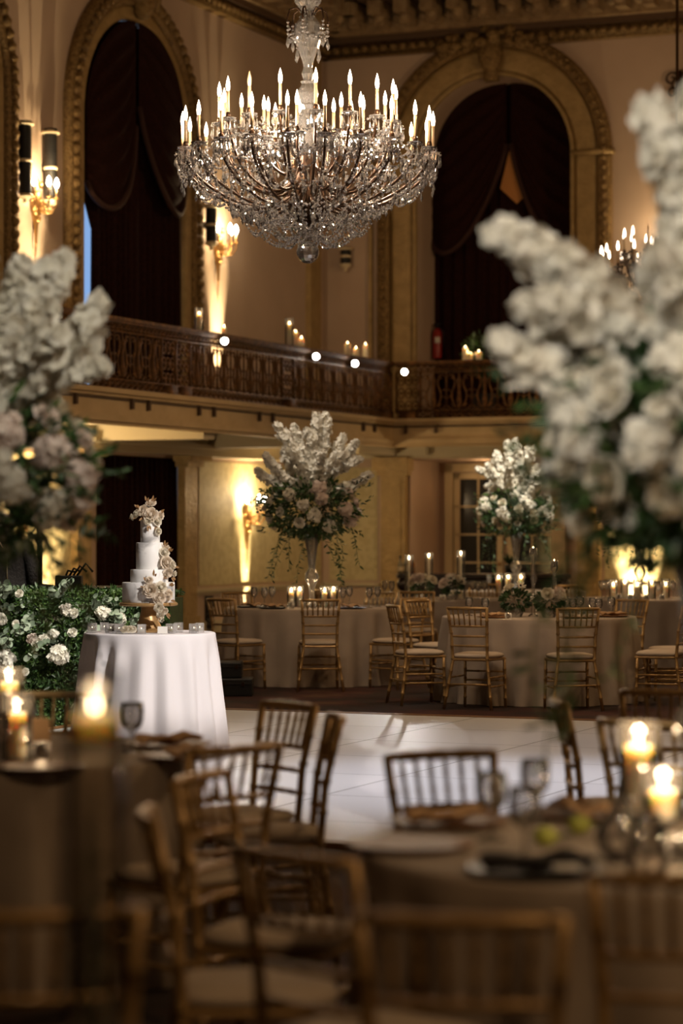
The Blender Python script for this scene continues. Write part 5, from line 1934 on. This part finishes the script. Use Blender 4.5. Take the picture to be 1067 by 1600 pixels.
spray('flower_cluster', [fr(.02, -.05, H+.03, 1.15, (.1, -1, .4), 1), fr(-.03, -.04, H+.06, .9, (-.5, -.8, .4), 1), fr(.06, -.05, H-.01, .8, (.7, -.7, .2), 0), fr(.02, -.02, H+.11, .8, (0, -.6, .8), 1),
      fr(-.075, -.03, H+.04, .7, (-.8, -.5, .2), 0), fr(.085, -.03, H+.03, .65, (.8, -.5, .1), 1), fr(.07, -.06, H-.085, .6, (.7, -.7, 0), 0), fr(.0, -.075, H-.01, .6, (-.1, -1, 0), 0), fr(-.11, -.02, H+.02, .5, (-.8, -.4, -.2), 0)],
      [(.03, -.03, H+.13, .2, 1), (-.01, -.03, H+.13, -.3, 1), (-.07, -.03, H+.08, -.8, .8), (-.10, -.02, H+.02, -1, -.3), (.08, -.03, H+.05, 1, .6), (.05, -.06, H-.05, .3, -1), (-.03, -.06, H+.02, -.7, -.6), (.0, -.08, H-.04, .1, -1)])
z3 = .145+.093
spray('flower_cluster', [fr(.125, -.06, z3+.05, 1.05, (.7, -.8, .1), 1), fr(.165, -.05, z3+.03, .8, (.9, -.4, 0), 0), fr(.14, -.07, z3-.02, .8, (.5, -.8, -.3), 1), fr(.115, -.05, z3+.12, .8, (.5, -.8, .4), 0), fr(.13, -.03, z3+.155, .55, (.5, -.5, .7), 1), fr(.185, -.05, z3-.03, .5, (.9, -.4, -.3), 0)],
      [(.12, -.05, z3+.17, .1, 1), (.15, -.05, z3+.13, .6, 1), (.17, -.05, z3-.05, .5, -1), (.19, -.05, z3+.02, 1, -.2), (.12, -.08, z3-.04, -.3, -1)])
spray('flower_cluster', [fr(.03, -.205, .09, 1.15, (-.1, -1, .2), 1), fr(.09, -.195, .04, 1.0, (.3, -1, 0), 1), fr(.10, -.19, .11, .9, (.4, -1, .4), 0), fr(.145, -.16, .06, .85, (.7, -.8, 0), 1), fr(.09, -.215, -.03, .75, (.2, -1, -.3), 0), fr(.125, -.20, -.055, .6, (.4, -.9, -.4), 1), fr(.02, -.2, .16, .6, (0, -.9, .6), 1), fr(.10, -.215, -.085, .55, (.2, -.9, -.5), 0)],
      [(.0, -.2, .15, -.5, 1), (-.01, -.2, .11, -1, .3), (.05, -.2, .19, .1, 1), (.16, -.16, .12, .8, .7), (.14, -.19, -.07, .6, -1), (.08, -.22, -.09, -.1, -1), (.17, -.16, .02, 1, -.4)])
g = 'square votives on the cake table'
for i, (px, D, lab) in enumerate(((144, 18.22, 'square glass votive standing alone at the rim of the cake table, far from the chairs'), (163, 18.35, 'square glass votive behind two others left of the cake stand'),
                     (173, 18.1, 'square glass votive in the middle of the group beside the cake'), (186, 18.05, 'largest-looking square votive of the group beside the cake'),
                     (221, 18.0, 'square glass votive directly before the cake stand'), (268, 18.1, 'square glass votive under the trailing cake flowers'),
                     (279, 18.3, 'square glass votive just behind the one under the cake flowers'), (303, 18.1, 'square glass votive near the chair side of the cake table'), (312, 18.25, 'outermost square votive on the chair side of the cake table'))):
    votive(G(px, D, CZ), lab, g, .031, .068, True, fs=.30)
mb = MB()
mb.add([(-.035, -.025, 0), (.035, -.025, 0), (.035, 0, .05), (-.035, 0, .05), (.035, .025, 0), (-.035, .025, 0)], [(0, 1, 2, 3), (3, 2, 4, 5)])
o = mb.build('place_card', 'white', loc=G(254, 18.02, CZ+.0025), smooth=False)
o.modifiers.new('s', 'SOLIDIFY').thickness = .0015
tag(o, 'small white tent card beside the cake stand', 'card')
random.seed(72)
root = empty('loose_flowers', G(200, 17.95, CZ+.018))
tag(root, 'small loose ivory flowers lying at the foot of the cake stand', 'flowers')
for k in range(3): bloom(root, 'cream', (-.02+.025*k, .01*k, .012), (.2*k-.2, -.8, .5), .5)

# ------------------------------------------------------------------ green hedge and the things behind it
random.seed(81)
hl = G(-40, 20.3)
hr = G(262, 20.0)
hd = (hr-hl)
HL = hd.length
hx = hd.normalized()
hy = Vector((-hx.y, hx.x, 0))
root = empty('flower_hedge', hl, math.atan2(hx.y, hx.x))
tag(root, 'green hedge of boxwood and eucalyptus dotted with white flowers behind the cake table', 'hedge')
mb = MB()
mb.box((HL/2, .28, .52), (HL, .42, 1.04))
mb.build('backing', 'leaf', root, smooth=False)
mb = MB()
def hedge_pt():
    x = random.uniform(0, HL)
    if random.random() < .75:
        z = random.uniform(.02, 1.06)
        y = .05-.06*random.random()-.05*sin(x*5+z*4)
        n = Vector((0, -1, .15))
    else:
        z = 1.05+.04*random.random()
        y = random.uniform(0, .5)
        n = Vector((0, -.3, 1))
    return Vector((x, y, z)), n
for i in range(9000):
    p, n = hedge_pt()
    leaf_into(mb, p, n*.5+rnd_dir(), n+rnd_dir()*.6, random.uniform(.024, .042), random.uniform(.012, .02))
tag(mb.build('boxwood_leaves', 'leaf2', root), kind='stuff')
mb = MB()
for i in range(1500):
    p, n = hedge_pt()
    leaf_into(mb, p+n*.02, n*.5+rnd_dir(), n+rnd_dir()*.6, random.uniform(.04, .07), random.uniform(.014, .024))
tag(mb.build('dark_leaves', 'leaf', root), kind='stuff')
def disc_leaf(mb, p, n, r):
    a, b, c = basis(n)
    mb.add([Vector(p)]+[Vector(p)+b*r*cos(2*PI*k/8)+c*r*sin(2*PI*k/8)*.85+a*r*.12 for k in range(8)], [(0, 1+k, 1+(k+1) % 8) for k in range(8)])
for k in range(34):
    x = random.uniform(.05, HL-.1)
    st = MB()
    lf = MB()
    z0 = random.uniform(.72, 1.06) if k < 28 else random.uniform(.45, .8)
    y0 = random.uniform(-.03, .2)
    d = Vector((random.uniform(-.5, .5), random.uniform(-.7, -.1), random.uniform(-.25, .7))).normalized()
    pts = [Vector((x, y0, z0))+d*.30*t+Vector((0, 0, -.10*t*t)) for t in (0, .25, .5, .75, 1)]
    st.tube(pts, .003, 4)
    so = st.build('eucalyptus_sprig', 'stem', root)
    for j in range(9):
        u = .15+.85*j/8
        i = min(3, int(u*4))
        p = pts[i].lerp(pts[i+1], u*4-i)
        for sg in (-1, 1):
            dd = rnd_dir()
            disc_leaf(lf, p+dd*.03, Vector((0, -.6, .3))+rnd_dir()*.7, random.uniform(.020, .036))
    lf.build('round_leaves', 'euca', so)
for (px, py, kind, sc) in ((8, 1034, 'hydrangea', 1.6), (97, 1023, 'hydrangea', 1.35), (76, 998, 'hydrangea', .9), (62, 1004, 'white', 1.1), (88, 990, 'hydrangea', .8), (165, 957, 'hydrangea', 1.1), (192, 966, 'hydrangea', .9), (108, 952, 'hydrangea', 1.0), (122, 958, 'white', 1.0), (55, 998, 'carnation', .8), (35, 928, 'white', .8), (118, 988, 'white', .9), (5, 968, 'hydrangea', 1.0), (250, 962, 'hydrangea', .9), (30, 975, 'white', .8), (225, 975, 'white', .9), (140, 1000, 'white', .7), (45, 1050, 'white', .8)):
    x = ((px+40)/302.0)*HL
    D = 20.2
    z = min(1.08, zat(py, D))
    bloom(root, kind, (x, -.06, z), (random.uniform(-.5, .5), -1, .35), sc*(.78 if sc < 1.2 else .9))
bk = lambda px, D, z=0: G(px, D, z)
root = empty('equipment_riser', Vector((-2.75, 21.5, 0)))
tag(root, 'black platform behind the green hedge', 'platform')
sharp(MB().box((0, 0, .55), (1.7, .9, 1.1)).build('deck', 'black', root, smooth=False))
root = empty('microphone_stand', bk(62, 21.3, 1.101))
tag(root, 'thin black stand with a slanting boom above the hedge', 'microphone stand')
MB().tube([(0, 0, .02), (0, 0, .62)], .024, 8).build('pole', 'black', root)
MB().tube([(0, -.02, .56), (-.10, -.02, .40), (-.20, -.02, .24)], .008, 6).build('boom', 'black', root)
MB().lathe([(.001, 0), (.13, 0), (.13, .015), (.02, .03)], 16).build('base', 'black', root)
mb = MB()
mb.sphere((0, 0, .64), .03, 8, 6)
mb.build('clamp', 'black', root)
# jacket over a stool back
random.seed(82)
root = empty('jacket', bk(14, 21.0, 1.10))
root.scale = (.74, .8, 1.0)
tag(root, 'black zipped jacket with raised collar hung up behind the hedge', 'jacket')
mb = MB()
rows = []
for i in range(25):
    a = PI*2*i/24
    col = []
    for j in range(13):
        t = j/12
        w = (.27-.06*t+.03*sin(3*a+4*t)) if t < .85 else .12+.05*(1-t)
        zz = .02+.42*t+(.05*sin(2*a+1) if t > .7 else 0)*(t-.5)
        col.append((w*cos(a)*(1+.05*sin(9*a+6*t)), .16*sin(a)*(1+.12*sin(7*a+5*t))*(1-.3*t), zz))
    rows.append(col)
mb.grid(rows)
mb.build('body', 'black_cloth', root)
mb = MB()
for sg in (-1, 1):
    rows = []
    for i in range(7):
        t = i/6
        rows.append([(sg*(.03+.09*t+.12*t*u), -.16-.03*sin(3*u+t), .30+.10*t+.22*u*t) for u in (0, .33, .66, 1)])
    mb.grid(rows)
co = mb.build('collar', 'black_cloth', root)
co.modifiers.new('s', 'SOLIDIFY').thickness = .012
MB().tube([(-.10, -.20, .42), (0, -.20, .28), (.01, -.19, .05)], .006, 5).build('zip', 'cap', root)
mb = MB()
for sg in (-1, 1):
    mb.tube([(sg*.20, -.03, .36), (sg*.27, -.08, .2), (sg*.28, -.1, .02)], [.07, .075, .06], 10)
mb.build('sleeves', 'black_cloth', root)
root = empty('cable_box', bk(108, 21.25, 1.101))
tag(root, 'small black box with loose cables on the platform behind the hedge', 'equipment')
bevel(MB().box((0, 0, .05), (.22, .16, .10)).build('case', 'black', root, smooth=False), .01)
for k in range(4):
    MB().tube([(-.03+.03*k, 0, .09), (-.01+.05*k, 0, .14+.02*k), (.05+.05*k, 0, .13)], .010, 6).build('cable', 'black', root)

# ------------------------------------------------------------------ under the balcony
root = empty('wall_vent')
tag(root, 'black louvred vent in the wainscot behind the dim chair', 'vent')
s = ls(327, .02)
D = LW(s, 0, .02).y
mb = MB()
lbox(mb, s-.12, s+.12, .06, .58, .005, .03)
mb.build('frame', 'black', root, smooth=False)
for k in range(6):
    mb = MB()
    lbox(mb, s-.10, s+.10, .10+.078*k, .145+.078*k, .03, .055)
    mb.build('louvre', 'black_cloth', root, smooth=False)
for (px, D, z, sz, lab) in ((366, 24.2, 0, (.36, .4, .17), 'lower black equipment case on the carpet beside the cake cloth'), (356, 24.25, .172, (.28, .36, .15), 'upper black equipment case stacked beside the cake cloth')):
    root = empty('equipment_case', G(px, D, z))
    tag(root, lab, 'case', 'black equipment cases')
    bevel(MB().box((0, 0, sz[2]/2), sz).build('body', 'black', root, smooth=False), .012)
    MB().box((0, -sz[1]/2-.004, sz[2]*.72), (sz[0]*.95, .008, .012)).build('seam', 'black_cloth', root, smooth=False)
    for sg in (-1, 1): MB().box((sg*.09, -sz[1]/2-.006, sz[2]*.7), (.03, .012, .04)).build('latch', 'iron', root, smooth=False)

# bar
bx0, bx1, bD = (628-533.5)/FPX*36.2, (884-533.5)/FPX*36.2, 36.2
root = empty('bar_counter', (0, 0, 0))
tag(root, 'long dark wooden bar counter with a scrolled end in front of the alcove', 'bar')
bz = zat(897, bD)
mb = MB()
mb.box(((bx0+bx1)/2, bD+.25, bz-.03), (bx1-bx0+.14, .62, .06))
mb.box(((bx0+bx1)/2, bD+.25, bz-.09), (bx1-bx0+.06, .54, .05))
bevel(mb.build('counter_top', 'bar', root, smooth=False), .01)
mb = MB().box(((bx0+bx1)/2, bD+.27, (bz-.11)/2), (bx1-bx0, .44, bz-.11))
mb.build('front', 'bar', root, smooth=False)
for k in range(4):
    x = lerp(bx0, bx1, (k+.5)/4)
    MB().box((x, bD+.045, .38), ((bx1-bx0)/4-.12, .02, .5)).build('panel', 'bar', root, smooth=False)
for x in (bx0, bx1):
    mb = MB()
    mb.sphere((x, bD+.0, bz-.15), .075, 12, 8, (1, 1, 1.2))
    mb.lathe([(.05, 0), (.06, .1), (.045, .4), (.06, bz-.25)], 12, (x, bD+.0, 0))
    mb.build('scroll_post', 'bar', root)
for px, col, lab, h in ((627, 'clear_bottle', 'clear bottle at the very end of the bar beside the gold pilaster', .26), (634, 'clear_bottle', 'pale glass bottle between the clear bottle and the amber one', .28), (643.5, 'amber_glass', 'amber liquor bottle with dark stopper on the bar', .26)):
    p = G(px, 36.4, bz+.001)
    if px == 627: p.x = bx0-.02
    root = empty('liquor_bottle', p)
    tag(root, lab, 'bottle', 'bottles on the bar')
    r = .045 if col == 'amber_glass' else .036
    MB().lathe([(.001, 0), (r, 0), (r, h*.55), (r*.8, h*.66), (.016, h*.74), (.016, h*.92)], 16).build('glass_body', col, root)
    MB().lathe([(.018, h*.9), (.02, h), (.001, h)], 12).build('stopper', 'black', root)
    MB().lathe([(r+.001, h*.15), (r+.001, h*.4)], 16, caps=False).build('paper_label', 'cap' if col != 'amber_glass' else 'plate', root)
mb = MB()
root = empty('potted_plant', G(797, 36.45, bz+.001))
tag(root, 'small dark potted plant on the bar below the french door', 'plant')
MB().lathe([(.001, 0), (.06, 0), (.085, .12), (.075, .13), (.001, .12)], 14).build('pot', 'black', root)
for i in range(60): leaf_into(mb, (0, 0, .12), Vector((random.uniform(-1, 1), random.uniform(-1, 1), 1.0)), rnd_dir(), random.uniform(.12, .22), .03)
mb.build('foliage', 'leaf', root)
# french door in the alcove
root = empty('door_1')
root['kind'] = 'structure'
o_ = -AD+.06
t0, t1 = ft(703, o_), ft(775, o_)
Dd = FW((t0+t1)/2, 0, o_).y
mb = MB()
dw = ft(747, o_)-ft(711, o_)
for j in range(2):
    a = t0+.08+j*(.95)
    b = a+.86
    for (x0, x1, z0, z1) in ((a, a+.10, .02, 2.52), (b-.10, b, .02, 2.52), (a, b, .02, .55), (a, b, 2.42, 2.52), ((a+b)/2-.015, (a+b)/2+.015, .5, 2.5)):
        fbox(mb, x0, x1, z0, z1, o_-.02, o_+.02)
    for k in range(1, 4): fbox(mb, a, b, .55+k*.47-.015, .55+k*.47+.015, o_-.02, o_+.02)
for (x0, x1, z0, z1) in ((t0-.08, t0+.06, .01, 2.66), (t0+1.9, t0+2.04, .01, 2.66), (t0-.08, t0+2.04, 2.54, 2.68)):
    fbox(mb, x0, x1, z0, z1, o_-.05, o_+.05)
mb.build('door_frame', 'door', root, smooth=False)
for j in range(2):
    a = t0+.08+j*.95
    mb = MB()
    fbox(mb, a+.05, a+.81, .5, 2.48, o_-.012, o_-.002)
    mb.build('door_glass', 'dark_pane', root, smooth=False)
mb = MB()
mb.sphere(FW(t0+.90, 1.0, o_+.07), .03, 8, 6)
mb.build('door_knob', 'brass', root)
